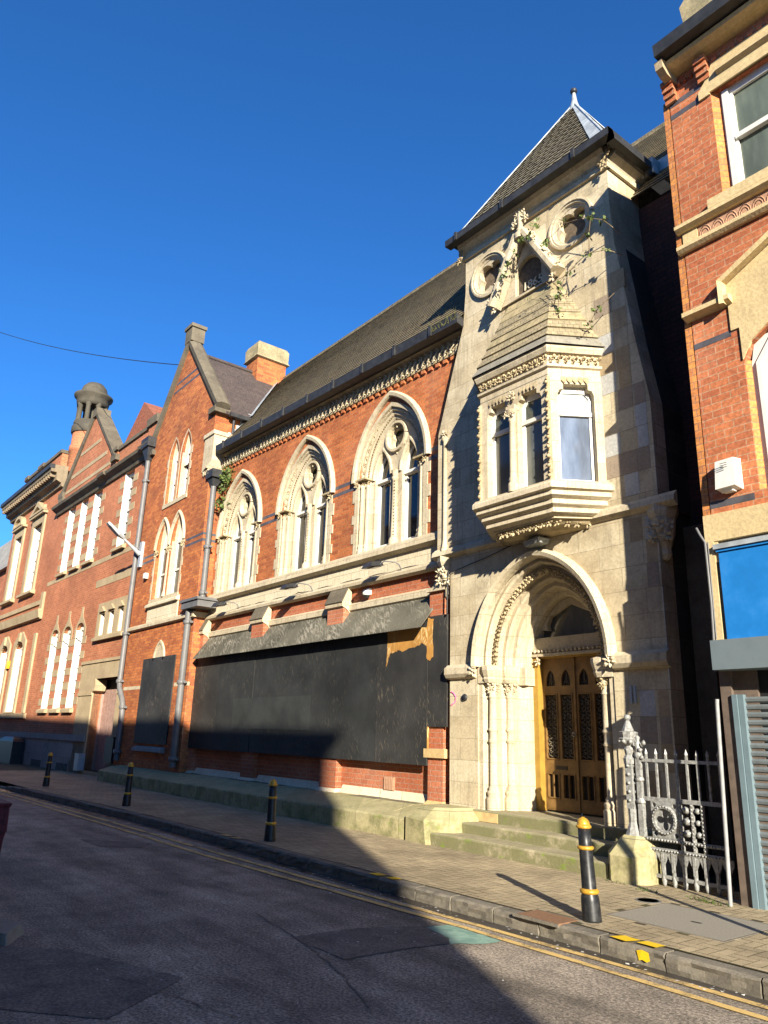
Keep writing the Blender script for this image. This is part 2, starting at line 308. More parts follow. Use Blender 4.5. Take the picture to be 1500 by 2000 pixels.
class MB:
    def __init__(s): s.v = []; s.f = []; s.sm = []; s.mi = []; s.cur = 0; s.mats = []
    def mat(s, name):
        if name not in s.mats: s.mats.append(name)
        s.cur = s.mats.index(name); return s
    def add(s, vs, fs, smooth=False):
        b = len(s.v); s.v += [Vector(p) for p in vs]
        for fc in fs: s.f.append([b + i for i in fc]); s.sm.append(smooth); s.mi.append(s.cur)
        return s
    def box(s, x0, x1, y0, y1, z0, z1):
        vs = [(x0, y0, z0), (x1, y0, z0), (x1, y1, z0), (x0, y1, z0), (x0, y0, z1), (x1, y0, z1), (x1, y1, z1), (x0, y1, z1)]
        return s.add(vs, [(0, 3, 2, 1), (4, 5, 6, 7), (0, 1, 5, 4), (1, 2, 6, 5), (2, 3, 7, 6), (3, 0, 4, 7)])
    def hexa(s, vs): return s.add(vs, [(0, 3, 2, 1), (4, 5, 6, 7), (0, 1, 5, 4), (1, 2, 6, 5), (2, 3, 7, 6), (3, 0, 4, 7)])
    def loft(s, rings, caps=True, closed=True, smooth=False):
        n = len(rings[0]); vs = [p for r in rings for p in r]; fs = []
        for k in range(len(rings) - 1):
            for i in range(n if closed else n - 1):
                j = (i + 1) % n; fs.append((k * n + i, k * n + j, (k + 1) * n + j, (k + 1) * n + i))
        s.add(vs, fs, smooth)
        if caps and closed: s.add(rings[0], [tuple(range(n))[::-1]]); s.add(rings[-1], [tuple(range(n))])
        return s
    def pxz(s, poly, y0, y1): return s.loft([[(x, y0, z) for x, z in poly], [(x, y1, z) for x, z in poly]])
    def pyz(s, poly, x0, x1, dz0=0.0, dz1=0.0): return s.loft([[(x0, y, z + dz0) for y, z in poly], [(x1, y, z + dz1) for y, z in poly]])
    def pxy(s, poly, z0, z1): return s.loft([[(x, y, z0) for x, y in poly], [(x, y, z1) for x, y in poly]])
    def plate(s, outer, holes, d0, d1, fn=None, back=False, edge=True):
        """wall face with holes and their reveals; fn maps (s, z, depth) to a point"""
        fn = fn or (lambda a, z, d: (a, d, z))
        loops = [outer] + list(holes); vs = []; ed = []
        for lp in loops:
            b = len(vs); vs += [Vector(p) for p in lp]; ed += [(b + i, b + (i + 1) % len(lp)) for i in range(len(lp))]
        ov, oe, of, *_ = delaunay_2d_cdt(vs, ed, [], 0, 1e-6)
        keep = []
        for fc in of:
            c = sum((ov[i] for i in fc), Vector((0, 0))) / len(fc)
            if pip(c, outer) and not any(pip(c, h) for h in holes): keep.append(list(fc))
        s.add([fn(p.x, p.y, d0) for p in ov], keep)
        if back: s.add([fn(p.x, p.y, d1) for p in ov], keep)
        for lp in (loops if edge else loops[1:]):
            n = len(lp)
            s.add([fn(p[0], p[1], d0) for p in lp] + [fn(p[0], p[1], d1) for p in lp], [(i, (i + 1) % n, n + (i + 1) % n, n + i) for i in range(n)])
        return s
    def sweep(s, path, prof, fn=None, smooth=False):
        """profile [(offset outward, depth)] carried along an open path in the wall plane"""
        fn = fn or (lambda a, z, d: (a, d, z)); n = len(path); nr = []
        for i in range(n):
            ds = []
            if i > 0: ds.append((path[i][0] - path[i-1][0], path[i][1] - path[i-1][1]))
            if i < n - 1: ds.append((path[i+1][0] - path[i][0], path[i+1][1] - path[i][1]))
            ns = [Vector((-b, a)).normalized() for a, b in ds]
            m = sum(ns, Vector((0, 0))).normalized(); m = m / max(0.5, m.dot(ns[0])); nr.append(m)
        rows = [[fn(path[i][0] + nr[i].x * o, path[i][1] + nr[i].y * o, d) for o, d in prof] for i in range(n)]
        return s.loft(rows, caps=False, closed=False, smooth=smooth)
    def lathe(s, cx, cy, prof, n=12, smooth=True):
        return s.loft([[(cx + r * math.cos(2 * PI * i / n), cy + r * math.sin(2 * PI * i / n), z) for i in range(n)] for r, z in prof], smooth=smooth)
    def tube(s, pts, r, n=6, smooth=True):
        pts = [Vector(p) for p in pts]; rings = []
        for i, p in enumerate(pts):
            d = (pts[min(i + 1, len(pts) - 1)] - pts[max(i - 1, 0)]).normalized()
            a = d.cross(Vector((0, 0, 1)) if abs(d.z) < 0.9 else Vector((1, 0, 0))).normalized(); b = d.cross(a)
            ri = r[i] if isinstance(r, (list, tuple)) else r
            rings.append([p + (a * math.cos(2 * PI * k / n) + b * math.sin(2 * PI * k / n)) * ri for k in range(n)])
        return s.loft(rings, smooth=smooth)
    def blob(s, c, r, jit=0.25, sc=(1, 1, 1)):
        vs, fs = ico(); q = Matrix.Rotation(random.random() * 6, 3, 'Y')
        return s.add([Vector(c) + Vector((p.x * sc[0], p.y * sc[1], p.z * sc[2])) * r * (1 + random.uniform(-jit, jit)) for p in (q @ v for v in vs)], fs, True)
    def leafy(s, c, r, n=6, fn=None):
        """a carved leaf knot: lobes round a boss"""
        c = Vector(c); s.blob(c + Vector((0, -.18 * r, 0)), r * 0.26, .12); off = random.uniform(0, 6)
        for k in range(n):
            a = off + 2 * PI * k / n + random.uniform(-.18, .18); L = r * random.uniform(.95, 1.25); w = r * random.uniform(.26, .36)
            d = Vector((math.cos(a), 0, math.sin(a))); q = Vector((-d.z, 0, d.x)); f_ = Vector((0, -1, 0))
            b = c + d * r * .12 + f_ * r * .05; m = c + d * L * .55 + f_ * r * .42; t = c + d * L + f_ * r * random.uniform(.15, .5); bk = c + d * L * .6 - f_ * r * .15
            l1, r1 = c + d * L * .48 + q * w, c + d * L * .48 - q * w; l2, r2 = c + d * L * .78 + q * w * .75 + f_ * r * .1, c + d * L * .78 - q * w * .75 + f_ * r * .1
            s.add([b, l1, l2, t, r2, r1, m, bk], [(0, 1, 6), (1, 2, 6), (2, 3, 6), (3, 4, 6), (4, 5, 6), (5, 0, 6), (1, 0, 7), (2, 1, 7), (3, 2, 7), (4, 3, 7), (5, 4, 7), (0, 5, 7)])
        return s
    def quad(s, a, b, c, d): return s.add([a, b, c, d], [(0, 1, 2, 3)])
    def build(s, name, parent=None, label=None, local=False, bevel=0.0, mat=None):
        me = bpy.data.meshes.new(name); me.from_pydata(s.v if local or K == 1.0 else [EYE + (p - EYE) * K for p in s.v], [], s.f)
        if mat: s.mats = [mat]
        for m in s.mats: me.materials.append(MATS[m])
        for p, sm, mi in zip(me.polygons, s.sm, s.mi): p.use_smooth = sm; p.material_index = mi
        b = bmesh.new(); b.from_mesh(me); bmesh.ops.recalc_face_normals(b, faces=b.faces); b.to_mesh(me); b.free()
        o = bpy.data.objects.new(name, me); C.objects.link(o)
        if bevel:
            md = o.modifiers.new('edge', 'BEVEL'); md.width = bevel; md.segments = 1; md.limit_method = 'ANGLE'; md.angle_limit = RAD(50)
        if parent:
            o.parent = parent
            if not local: o.matrix_parent_inverse = parent.matrix_world.inverted()
        if label: o['label'] = label
        return o
def B(mat): return MB().mat(mat)
def pip(p, poly):
    x, y = p[0], p[1]; ins = False; n = len(poly)
    for i in range(n):
        x1, y1 = poly[i]; x2, y2 = poly[(i + 1) % n]
        if (y1 > y) != (y2 > y) and x < (x2 - x1) * (y - y1) / (y2 - y1) + x1: ins = not ins
    return ins
def arche(cx, half, zs, rise, z0=None, n=10):
    # fuller arch: half way between a pointed and an elliptical one
    p = arch(cx, half, zs, rise, z0, n); out = []
    for x, z in p:
        if z > zs: 
            e = half * math.sqrt(max(0, 1 - ((z - zs) / rise) ** 2)); x = cx + math.copysign(.5 * abs(x - cx) + .5 * e, x - cx) if abs(x - cx) > 1e-6 else x
        out.append((x, z))
    return out
def rect(x0, x1, z0, z1): return [(x0, z0), (x1, z0), (x1, z1), (x0, z1)]
def arch(cx, half, zs, rise, z0=None, n=10):
    r = (rise * rise + half * half) / (2 * half); th = math.acos(max(-1, min(1, (half - r) / r)))
    L = [(cx - half + r + r * math.cos(PI - (PI - th) * i / n), zs + r * math.sin(PI - (PI - th) * i / n)) for i in range(n + 1)]
    R = [(2 * cx - x, z) for x, z in reversed(L[:-1])]
    p = L + R
    if z0 is not None: p = [(cx - half, z0)] + p + [(cx + half, z0)]
    return p
def circle(cx, cz, r, n=24): return [(cx + r * math.cos(2 * PI * i / n), cz + r * math.sin(2 * PI * i / n)) for i in range(n)]
def foil(cx, cz, r, k=4, n=40, rot=0.0): # quatrefoil-like outline
    return [(cx + r * (0.66 + 0.34 * abs(math.cos(k / 2 * (a + rot)))) * math.cos(a), cz + r * (0.66 + 0.34 * abs(math.cos(k / 2 * (a + rot)))) * math.sin(a)) for a in (2 * PI * i / n for i in range(n))]
def copy_thing(o, dx=0, dy=0, dz=0, label=None):
    def cp(a, par):
        c = a.copy(); C.objects.link(c)
        if par: c.parent = par
        for ch in a.children: cp(ch, c)
        return c
    c = cp(o, None); c.location = o.location + Vector((dx, dy, dz))
    if label: c['label'] = label
    return c
def leaves(mb, pts, n, size, spread=0.1, rnd=random):
    for _ in range(n):
        c = Vector(rnd.choice(pts)) + Vector([rnd.gauss(0, spread) for _ in range(3)])
        a = Vector([rnd.uniform(-1, 1) for _ in range(3)]).normalized(); b = a.cross(Vector([rnd.uniform(-1, 1) for _ in range(3)])).normalized()
        L = size * rnd.uniform(0.6, 1.3); w = L * 0.32
        mb.add([c - a * L * .5, c + b * w, c + a * L * .5, c - b * w], [(0, 1, 2, 3)])
# ------------------------------------------------------------------ ground
def struct(mb, name): return tag(mb.build(name), kind='structure')
struct(B('asphalt').box(-400, 400, -300, 300, -0.30, -0.05), 'ground')
KX = [(-80, 5.0), (-30, 5.15), (-22.0, 5.30), (-15.0, 5.66), (-11.0, 5.72), (-4.0, 5.73), (40, 5.73)]
def lerpx(tab, x):
    for (a, ya), (b, yb) in zip(tab, tab[1:]):
        if x <= b: return ya + (yb - ya) * (x - a) / (b - a)
    return tab[-1][1]
def ky(x): return lerpx(KX, x)
xs = [-80, -60, -45, -35, -30, -26, -22, -20, -18, -16, -15, -13, -11, -9, -7, -5.5, -4, -2, 0, 4, 12, 40]
def strip(mb, y0f, y1f, z, xx=xs):
    n = len(xx); vs = [(x, y0f(x), z) for x in xx] + [(x, y1f(x), z) for x in xx]
    return mb.add(vs, [(i, i + 1, n + i + 1, n + i) for i in range(n - 1)])
struct(strip(B('asphalt'), lambda x: -1.6, lambda x: ky(x) + 0.1, 0.0), 'road')
struct(strip(B('gutter_strip'), lambda x: ky(x) - 0.16 - 0.03 * math.sin(x * 3), lambda x: ky(x) + 0.02, 0.004), 'road_gutter')
LO = [(-80, 4.4), (-22, 4.84), (-19, 4.94), (-14.6, 5.05), (-10.4, 5.10), (-8, 5.22), (-5.5, 5.35), (40, 5.40)]
LI = [(-80, 4.6), (-22, 5.05), (-15.2, 5.27), (-10.9, 5.33), (-8, 5.42), (-5.5, 5.52), (-3, 5.58), (40, 5.60)]
xs2 = [x * 0.5 for x in range(-70, 9)]
for nm, T in (('road_marking', LO), ('road_marking', LI)):
    struct(strip(B('yellow_line'), lambda x: lerpx(T, x) - 0.038 + 0.004 * math.sin(x * 9), lambda x: lerpx(T, x) + 0.038 + 0.004 * math.sin(x * 7 + 1), 0.008, xs2), nm)
def patch(name, mat, pts, z):
    P = []; j = .006 if 'patch' in name else .004
    for (xa, ya), (xb, yb) in zip(pts, pts[1:] + pts[:1]):
        n = max(2, int(math.hypot(xb - xa, yb - ya) / .07))
        for k in range(n): P.append((xa + (xb - xa) * k / n + random.gauss(0, j), ya + (yb - ya) * k / n + random.gauss(0, j)))
    return struct(B(mat).plate(P, [], z, z, edge=False, fn=lambda a, b, d: (a, b, d)), name)
def crack(pts, w=0.012):
    mb = B('asphalt_patch')
    P = []
    for (x0, y0), (x1, y1) in zip(pts, pts[1:]):
        for k in range(8): P.append((x0 + (x1 - x0) * k / 8 + random.gauss(0, .008), y0 + (y1 - y0) * k / 8 + random.gauss(0, .008)))
    n = len(P); vs = [(x - w * random.uniform(.3, 1), y, .0055) for x, y in P] + [(x + w * random.uniform(.3, 1), y + w, .0055) for x, y in P]
    return struct(mb.add(vs, [(i, i + 1, n + i + 1, n + i) for i in range(n - 1)]), 'road_crack')
def repair(pts, z):      # a cut-out tarmac repair with its dark sealed edge
    patch('road_patch', 'asphalt_patch', pts, z); crack(pts + pts[:1], .010)
repair([(-5.72, 5.16), (-5.16, 4.98), (-5.25, 4.5), (-5.26, 3.83), (-5.66, 3.82), (-6.04, 3.84), (-6.0, 4.5)], 0.004)
patch('road_surface_patch', 'teal_patch', [(-5.67, 5.3), (-5.0, 5.3), (-5.0, 5.12), (-5.12, 4.93), (-5.16, 4.84), (-5.3, 4.96), (-5.55, 5.02), (-5.7, 5.05)], 0.0065)
repair([(-6.6, 2.16), (-5.5, 2.6), (-5.0, 1.9), (-5.6, 1.35), (-7.2, 1.5)], 0.004)
repair([(-12.7, 4.1), (-11.86, 4.9), (-11.5, 4.6), (-11.8, 4.1)], 0.004)
crack([(-6.1, 2.1), (-5.45, 2.32), (-4.95, 2.45), (-4.5, 2.6)]); crack([(-7.0, 4.0), (-6.3, 3.9), (-5.7, 3.78), (-5.0, 3.6), (-4.2, 3.3)]); crack([(-6.9, 4.55), (-6.0, 4.9), (-5.1, 5.25)])
# kerb stones, rough faced, one row
kb = B('kerb_stone'); rk = random.Random(3)
joints = [-2.2, -2.97, -3.71, -4.31, -4.95, -5.51, -6.1, -6.64]
x = -6.64
while x > -34: x -= rk.uniform(0.55, 0.95); joints.append(x)
joints = [2.0, 1.1, 0.3, -0.5, -1.3] + joints
for a, b in zip(joints, joints[1:]):
    n = 7 if b > -12 else 2; g = 0.008; dz = rk.uniform(-.006, .006); top = 0.135 + dz; rows = []
    low = 0.0 if b > -22.2 else max(-0.10, (b + 22.2) * 0.05)
    for i in range(n + 1):
        xx = a - g - (a - b - 2 * g) * i / n; y = ky(xx); e = 0.014 if n > 2 else 0.004
        rows.append([(xx, y + .15, top + low), (xx, y + .012 + rk.uniform(0, .012), top + low), (xx, y - rk.uniform(-.006, e), top + low - .02), (xx, y - rk.uniform(-.012, e), top * .6 + low), (xx, y - rk.uniform(-.012, e), top * .3 + low), (xx, y + rk.uniform(-.004, .01), -0.02)])
    kb.loft(rows, closed=False, caps=False); kb.add(rows[0], [tuple(range(6))]); kb.add(rows[-1], [tuple(range(6))])
struct(kb, 'kerb')
struct(strip(B('paver_joint'), lambda x: ky(x) + .14, lambda x: 10.0, 0.1383, [q for q in xs if q >= -60]), 'pavement')
pv = B('paver'); rp = random.Random(11); Lb, Wb = 0.205, 0.1025
ij = set()
skip = [(-4.75, -3.6, 6.42, 7.42), (-5.22, -4.70, 5.68, 6.02)]
def paver(x0, x1, y0, y1):
    cx, cy = (x0 + x1) / 2, (y0 + y1) / 2
    if cx < -30 or cx > -1.5 or cy > 8.75 or y1 < ky(cx) + 0.175: return
    y0 = max(y0, ky(cx) + .148)
    if any(a < cx < b and c < cy < d for a, b, c, d in skip): return
    g = 0.0035; z = 0.140 + rp.uniform(-.0006, .0006); t1, t2 = rp.uniform(-.0015, .0015), rp.uniform(-.0015, .0015); c = .004
    T = [(x0 + g, y0 + g, z + .001), (x1 - g, y0 + g, z + .001 + t1 * .5), (x1 - g, y1 - g, z + .001 + t1 * .5 + t2 * .5), (x0 + g, y1 - g, z + .001 + t2 * .5)]
    Bv = [(x0 + g, y0 + g, .136), (x1 - g, y0 + g, .136), (x1 - g, y1 - g, .136), (x0 + g, y1 - g, .136)]
    pv.add(T, [(0, 1, 2, 3)])
a = Wb   # herringbone: unit steps of one block width
for i in range(-300, -10):
    for j in range(48, 92):
        k = (i - j) % 4
        if k == 0: paver(i * a, (i + 2) * a, j * a, (j + 1) * a)
        elif k == 2: paver((i + 1) * a, (i + 2) * a, (j - 0) * a, (j + 2) * a) if False else None
        if (i - j) % 4 == 3: paver(i * a, (i + 1) * a, j * a, (j + 2) * a)
struct(pv, 'pavement')
for pts in ([(-4.22, 5.74), (-4.04, 5.72), (-3.99, 5.85), (-4.17, 5.87)], [(-3.98, 5.76), (-3.8, 5.76), (-3.78, 5.87), (-3.95, 5.88)], [(-7.5, 5.74), (-7.33, 5.74), (-7.30, 5.86), (-7.46, 5.86)], [(-7.2, 5.76), (-7.06, 5.75), (-7.02, 5.86), (-7.17, 5.87)], [(-11.3, 5.74), (-11.1, 5.74), (-11.05, 5.84), (-11.25, 5.85)], [(-10.95, 5.74), (-10.8, 5.74), (-10.75, 5.84), (-10.9, 5.85)]):
    patch('kerb_marking', 'yellow_fresh' if pts[0][0] > -9 else 'yellow_line', pts, 0.147)
struct(B('yellow_fresh').add([(-3.96 + 0.006, 5.722, .10), (-3.9, 5.716, .115), (-3.84, 5.714, .105), (-3.83, 5.712, .05), (-3.86, 5.712, .035), (-3.9, 5.713, .045), (-3.93, 5.713, .035)], [tuple(range(7))]), 'kerb_marking')
def cover(name, label, cat, mb, grp=None): return tag(mb.build(name), label, cat, grp)
c_ = B('cover_concrete').box(-4.72, -3.63, 6.45, 7.39, .12, .1425); c_.mat('kerb_stone').box(-4.75, -3.6, 6.42, 6.445, .12, .1435).box(-4.75, -3.6, 7.395, 7.42, .12, .1435).box(-4.75, -4.725, 6.445, 7.395, .12, .1435).box(-3.625, -3.6, 6.445, 7.395, .12, .1435); c_.mat('cable_black').box(-4.16, -4.06, 6.86, 6.90, .13, .1432)
cover('inspection_cover', 'large grey square inspection cover set into the pavement in front of the shutter', 'manhole cover', c_)
c_ = B('cover_rust').box(-5.2, -4.72, 5.70, 6.0, .12, .1425); c_.mat('kerb_stone').box(-5.22, -4.70, 5.68, 5.70, .12, .1435).box(-5.22, -4.70, 6.0, 6.02, .12, .1435)
cover('utility_cover', 'small rust brown rectangular utility cover behind the kerb beside the near bollard', 'utility cover', c_)
c_ = B('pipe_grey').lathe(-4.91, 7.36, [(.0, .1445), (.13, .1445), (.135, .142), (.135, .12)], 20, False); c_.mat('cable_black').lathe(-4.91, 7.36, [(.10, .1452), (.105, .1452)], 20, False)
cover('round_cover', 'small round dark grey metal cover in the pavement near the iron railing', 'manhole cover', c_)
lt = B('litter_pale'); rl = random.Random(5)
for _ in range(210):
    x = rl.uniform(-9, -2.6); y = rl.choice([ky(x) - abs(rl.gauss(0, .12)) - .02, rl.uniform(1.5, 5.3)]); s_ = rl.uniform(.005, .016) * (1.3 if y > 5 else .8)
    q = rl.uniform(0, 6); P = [(x + s_ * rl.uniform(.5, 1.2) * math.cos(q + k * 1.57), y + s_ * rl.uniform(.5, 1.2) * math.sin(q + k * 1.57), .007 + rl.uniform(0, .006)) for k in range(4)]
    lt.add(P, [(0, 1, 2, 3)])
tag(lt.build('litter'), 'scattered pale scraps of litter and leaf fragments on the road and in the gutter', 'litter', kind='stuff')

# ------------------------------------------------------------------ building across the street (behind the viewpoint; casts the big shadow)
op = thing('opposite_building', 'long pale rendered building across the street that throws its shadow over the road', 'building', (-12, -4, 0))
OX, OH, OY = 12.55, 12.1, -4.0
wins = [rect(xc - .6, xc + .6, z, z + 2.0) for xc in range(-44, 12, 4) for z in (1.0, 4.6, 8.0)]
B('white_render').plate(rect(-60, OX, 0, OH), wins, OY, OY - .3).build('wall', op)
B('white_render').box(OX - .3, OX - .001, OY - 9, OY - .301, 0, OH - .01).build('wall', op)
B('slate').box(-60, OX - .31, OY - 9, OY - .31, OH - .4, OH - .1).build('roof', op)
fr = B('white_paint'); gl = B('glass')
for w in wins:
    x0, x1, z0, z1 = w[0][0], w[1][0], w[0][1], w[2][1]
    fr.box(x0, x1, OY - .26, OY - .2, (z0 + z1) / 2 - .03, (z0 + z1) / 2 + .03).box(x0, x0 + .06, OY - .26, OY - .2, z0, z1).box(x1 - .06, x1, OY - .26, OY - .2, z0, z1)
    gl.quad((x0, OY - .25, z0), (x1, OY - .25, z0), (x1, OY - .25, z1), (x0, OY - .25, z1))
fr.build('window_frames', op); gl.build('window_glass', op)
B('stone_tan').box(-60, OX + .1, OY - .1, OY + .12, OH - .25, OH).build('coping', op)
struct(B('cover_concrete').box(-60, 40, -4.0, -1.6, -.04, .12), 'pavement')

# ------------------------------------------------------------------ bollards
def bollard(x, y, label, lean=0.0):
    t = thing('bollard', label, 'bollard', (x, y, .137), 'bollards along the kerb')
    def lp(prof, mat, nm):
        mb = B(mat).lathe(0, 0, prof, 20); mb.v = [Vector((p.x - lean * p.z, p.y, p.z)) for p in mb.v]; return mb.build(nm, t, local=True)
    lp([(.0, 0), (.088, 0), (.086, .02), (.082, .17), (.078, .2), (.066, .235), (.060, .62), (.056, .775), (.0, .776)], 'bollard_black', 'shaft')
    lp([(.058, .765), (.068, .771), (.071, .782), (.067, .792), (.058, .796), (.057, .81), (.050, .832), (.036, .848), (.018, .856), (.014, .862), (.0, .864)], 'gold_paint', 'cap')
    lp([(.060, .585), (.072, .592), (.076, .603), (.072, .614), (.060, .62)], 'gold_paint', 'ring')
    lp([(.066, .222), (.082, .232), (.087, .245), (.082, .258), (.066, .268)], 'gold_paint', 'ring')
    lp([(.0, -.002), (.125, .0045), (.135, .002), (.14, -.004)], 'cover_concrete', 'mortar_collar')
    return t
bollard(-4.64, 6.08, 'black bollard with bright gold cap and rings, nearest, beside the church-like doorway steps', .06)
bollard(-10.38, 6.10, 'black bollard with dull rings in the shade in front of the long black hoarding', .02)
bollard(-16.22, 6.07, 'black bollard standing in front of the low stone plinth and gabled house', .0)
bollard(-22.09, 6.03, 'farthest black bollard in front of the grey stone base of the school', .0)
# ------------------------------------------------------------------ gothic hall with its tower
YT, YF, YP = 8.88, 9.05, 8.5
K = 1.0077
hall = thing('gothic_hall', 'red brick gothic hall with three arched windows and a pale stone tower', 'building', (-12, 9.0, .14))
def ez(x): return 9.42 - (x + 14.5) * 0.033      # eaves line
WC = (-18.21, -14.82, -11.52)
HALF = 1.08
bw = B('brick_hall')
bw.plate([(-19.61, 4.6), (-9.3, 4.6), (-9.3, ez(-9.3) - .02), (-19.61, ez(-19.6) - .02)], [arch(c, HALF, 6.98, 1.6, 5.3) for c in WC], YF, YF + .45, edge=False)
bw.build('wall', hall)
# relieving arches of brick on edge + blue bands
for x0, x1 in ((-17.02, -16.02), (-13.62, -12.72), (-10.35, -9.5)):
    bb = B('brick_blue').box(x0, x1, YF - .003, YF + .05, 6.86, 6.94).box(x0, x1, YF - .003, YF + .05, 7.03, 7.11); bb.build('blue_brick_band', hall)
for c in WC:
    ar = B('brick_hall')
    P0 = arch(c, 1.30, 6.98, 1.9, n=22); P1 = arch(c, 1.51, 6.98, 2.17, n=22)
    for k in range(4, len(P0) - 5):
        if random.random() < .95: 
            a0, a1, b0, b1 = P0[k], P0[k + 1], P1[k], P1[k + 1]
            if b0[1] < ez(c) - .45 and b1[1] < ez(c) - .45:
                ar.add([(a0[0], YF - .004, a0[1]), (a1[0], YF - .004, a1[1]), (b1[0], YF - .004, b1[1]), (b0[0], YF - .004, b0[1])], [(0, 1, 2, 3)])
    ar.build('brick_arch_ring', hall)
def hall_window(c):
    y = YF
    w = B('stone'); p = arch(c, .78, 6.98, 1.13, 5.33, 14)
    w.sweep(p, [(.40, y - .02), (.315, y - .015), (.30, y + .035), (.25, y + .025), (.235, y + .07), (.17, y + .07), (.15, y + .11), (.09, y + .115), (.07, y + .15), (.0, y + .17), (.0, y + .40)])
    rq = random.Random(int(c * 10))
    for sgn in (-1, 1):      # quoin blocks
        z = 5.33; k = 0
        while z < 6.85:
            h = rq.uniform(.2, .3); h = min(h, 6.95 - z); ww = .11 if k % 2 else .03
            xa, xb = sorted((c + sgn * 1.07, c + sgn * (1.17 + ww))); w.box(xa, xb, y - .018, y + .05, z + .003, z + h - .003); z += h; k += 1
    s_ = w.build('arched_window', hall)
    h = B('stone').sweep(arch(c, 1.16, 6.98, 1.685, None, 14), [(.0, y + .02), (.0, y - .05), (.02, y - .09), (.09, y - .10), (.13, y - .05), (.13, y + .02)]); h.build('hood_mould', s_)
    d = B('stone_carved')
    P = arch(c, .98, 7.05, 1.40, None, 11)
    for x_, z_ in P[1:-1]:
        d.leafy((x_, y + .04, z_), .05, 4)
    P = arch(c, .86, 7.05, 1.24, None, 26)
    for x_, z_ in P[1:-1]: d.blob((x_, y + .09, z_), .017, .2)
    for sgn in (-1, 1):
        for o, dy in ((1.13, -.04), (.97, .03), (.85, .09)):
            B('stone_carved').leafy((c + sgn * o, y + dy, 6.93), .075, 6).build('capital', s_)
        d.box(c + min(sgn * .80, sgn * 1.2), c + max(sgn * .80, sgn * 1.2), y - .06, y + .2, 7.0, 7.04)
    d.build('carved_ornament', s_)
    cl = B('stone')
    for sgn in (-1, 1):
        for o, dy in ((.985, .03), (.865, .09)):
            cl.lathe(c + sgn * o, y + dy, [(.075, 5.34), (.075, 5.45), (.06, 5.5), (.07, 5.53), (.052, 5.57), (.048, 6.2), (.048, 6.84), (.06, 6.86), (.05, 6.9)], 10)
    cl.lathe(c, y + .15, [(.12, 5.4), (.11, 5.52), (.075, 5.58), (.065, 6.2), (.065, 6.8), (.09, 6.85), (.06, 6.9), (.1, 7.02)], 10)
    for k in range(18): cl.blob((c + .068, y + .08, 5.62 + k * .068), .016, .1)
    cl.build('colonnette', s_)
    t = B('stone'); l1, l2 = arch(c - .455, .255, 6.98, .58, 5.45), arch(c + .455, .255, 6.98, .58, 5.45)
    TY = -.13   # tracery stands back from the moulded arch
    t.plate(arch(c, .79, 6.98, 1.14, 5.33, 14), [l1, l2, circle(c, 7.80, .27)], y + .30 + TY, y + .44 + TY)
    for P, (q0, q1) in ((l1, (0, .05)), (l2, (0, .05))): t.sweep(P[1:-1], [(q1 + .03, y + .17), (q1 + .02, y + .125), (q1 - .02, y + .125), (q0 - .004, y + .20)])
    ring = circle(c, 7.80, .27); t.sweep(list(reversed(ring + ring[:1])), [(.09, y + .17), (.075, y + .11), (.025, y + .11), (-.002, y + .20)])
    q = foil(c, 7.80, .255, 4, 40, PI / 4); t.plate(circle(c, 7.80, .271), [q], y + .22, y + .30)
    for sx, sz in ((-.28, 7.55), (.28, 7.55), (0, 7.42), (-.02, 8.03)): t.lathe(0, 0, [(.0, 0)], 3) if False else t.blob((c + sx, y + .165, sz), .035, .1, (1, .4, 1))
    t.build('tracery', s_)
    f_ = B('white_paint')
    for cc in (c - .455, c + .455):
        f_.plate(arch(cc, .254, 6.98, .578, 5.45), [rect(cc - .20, cc + .20, 5.52, 6.88), arch(cc, .20, 7.0, .49, 6.96)], y + .26, y + .33)
        f_.box(cc - .25, cc + .25, y + .21, y + .26, 6.90, 6.96)
    f_.build('window_frame', s_)
    g = B('glass'); 
    for cc in (c - .455, c + .455): g.add([(x_, y + .30, z_) for x_, z_ in arch(cc, .25, 6.98, .57, 5.46)], [tuple(range(23))])
    g.add([(x_, y + .32, z_) for x_, z_ in circle(c, 7.80, .275)], [tuple(range(24))])
    g.build('pane', s_)
for c in WC: hall_window(c)
# string course, fascia
sc = B('stone'); X0, X1 = -19.61, -9.55
sc.pyz([(YF - .16, 5.17), (YF - .14, 5.30), (YF - .02, 5.375), (YF + .05, 5.375), (YF + .05, 5.12), (YF - .05, 5.12)], X0, X1)
sc.pyz([(YF - .12, 4.66), (YF - .13, 4.72), (YF - .06, 4.79), (YF + .0, 4.80), (YF + .0, 4.63), (YF - .06, 4.62)], X0, X1)
sc.build('string_course', hall)
B('stone_pale').box(X0, X1, YF - .03, YF + .05, 4.79, 5.13).build('stone_fascia', hall)
# eaves: frieze, dentils, gutter
def tilt(mb): 
    mb.v = [Vector((p.x, p.y, p.z + ez(p.x))) for p in mb.v]; return mb
e = B('stone'); 
for a in range(0, 40): pass
e.pyz([(YF - .06, -.40), (YF - .06, -.10), (YF - .17, -.04), (YF - .17, .02), (YF + .02, .02), (YF + .02, -.40)], -19.61, -9.1)
tilt(e).build('eaves_moulding', hall, mat='stone_carved')
e = B('stone_pale'); x = -19.5
while x < -9.15:
    e.leafy((x, YF - .075, -.30), .062, 5); e.leafy((x + .085, YF - .075, -.17), .062, 5)
    e.tube([(x - .04, YF - .08, -.37), (x + .03, YF - .11, -.28), (x + .1, YF - .11, -.24), (x + .13, YF - .1, -.14), (x + .06, YF - .1, -.10)], .015, 5)
    x += .168
tilt(e).build('leaf_frieze', hall)
e = B('brick_hall'); x = -19.55
while x < -9.3: e.box(x, x + .11, YF - .045, YF, -.485, -.41); x += .22
tilt(e).build('brick_dentils', hall)
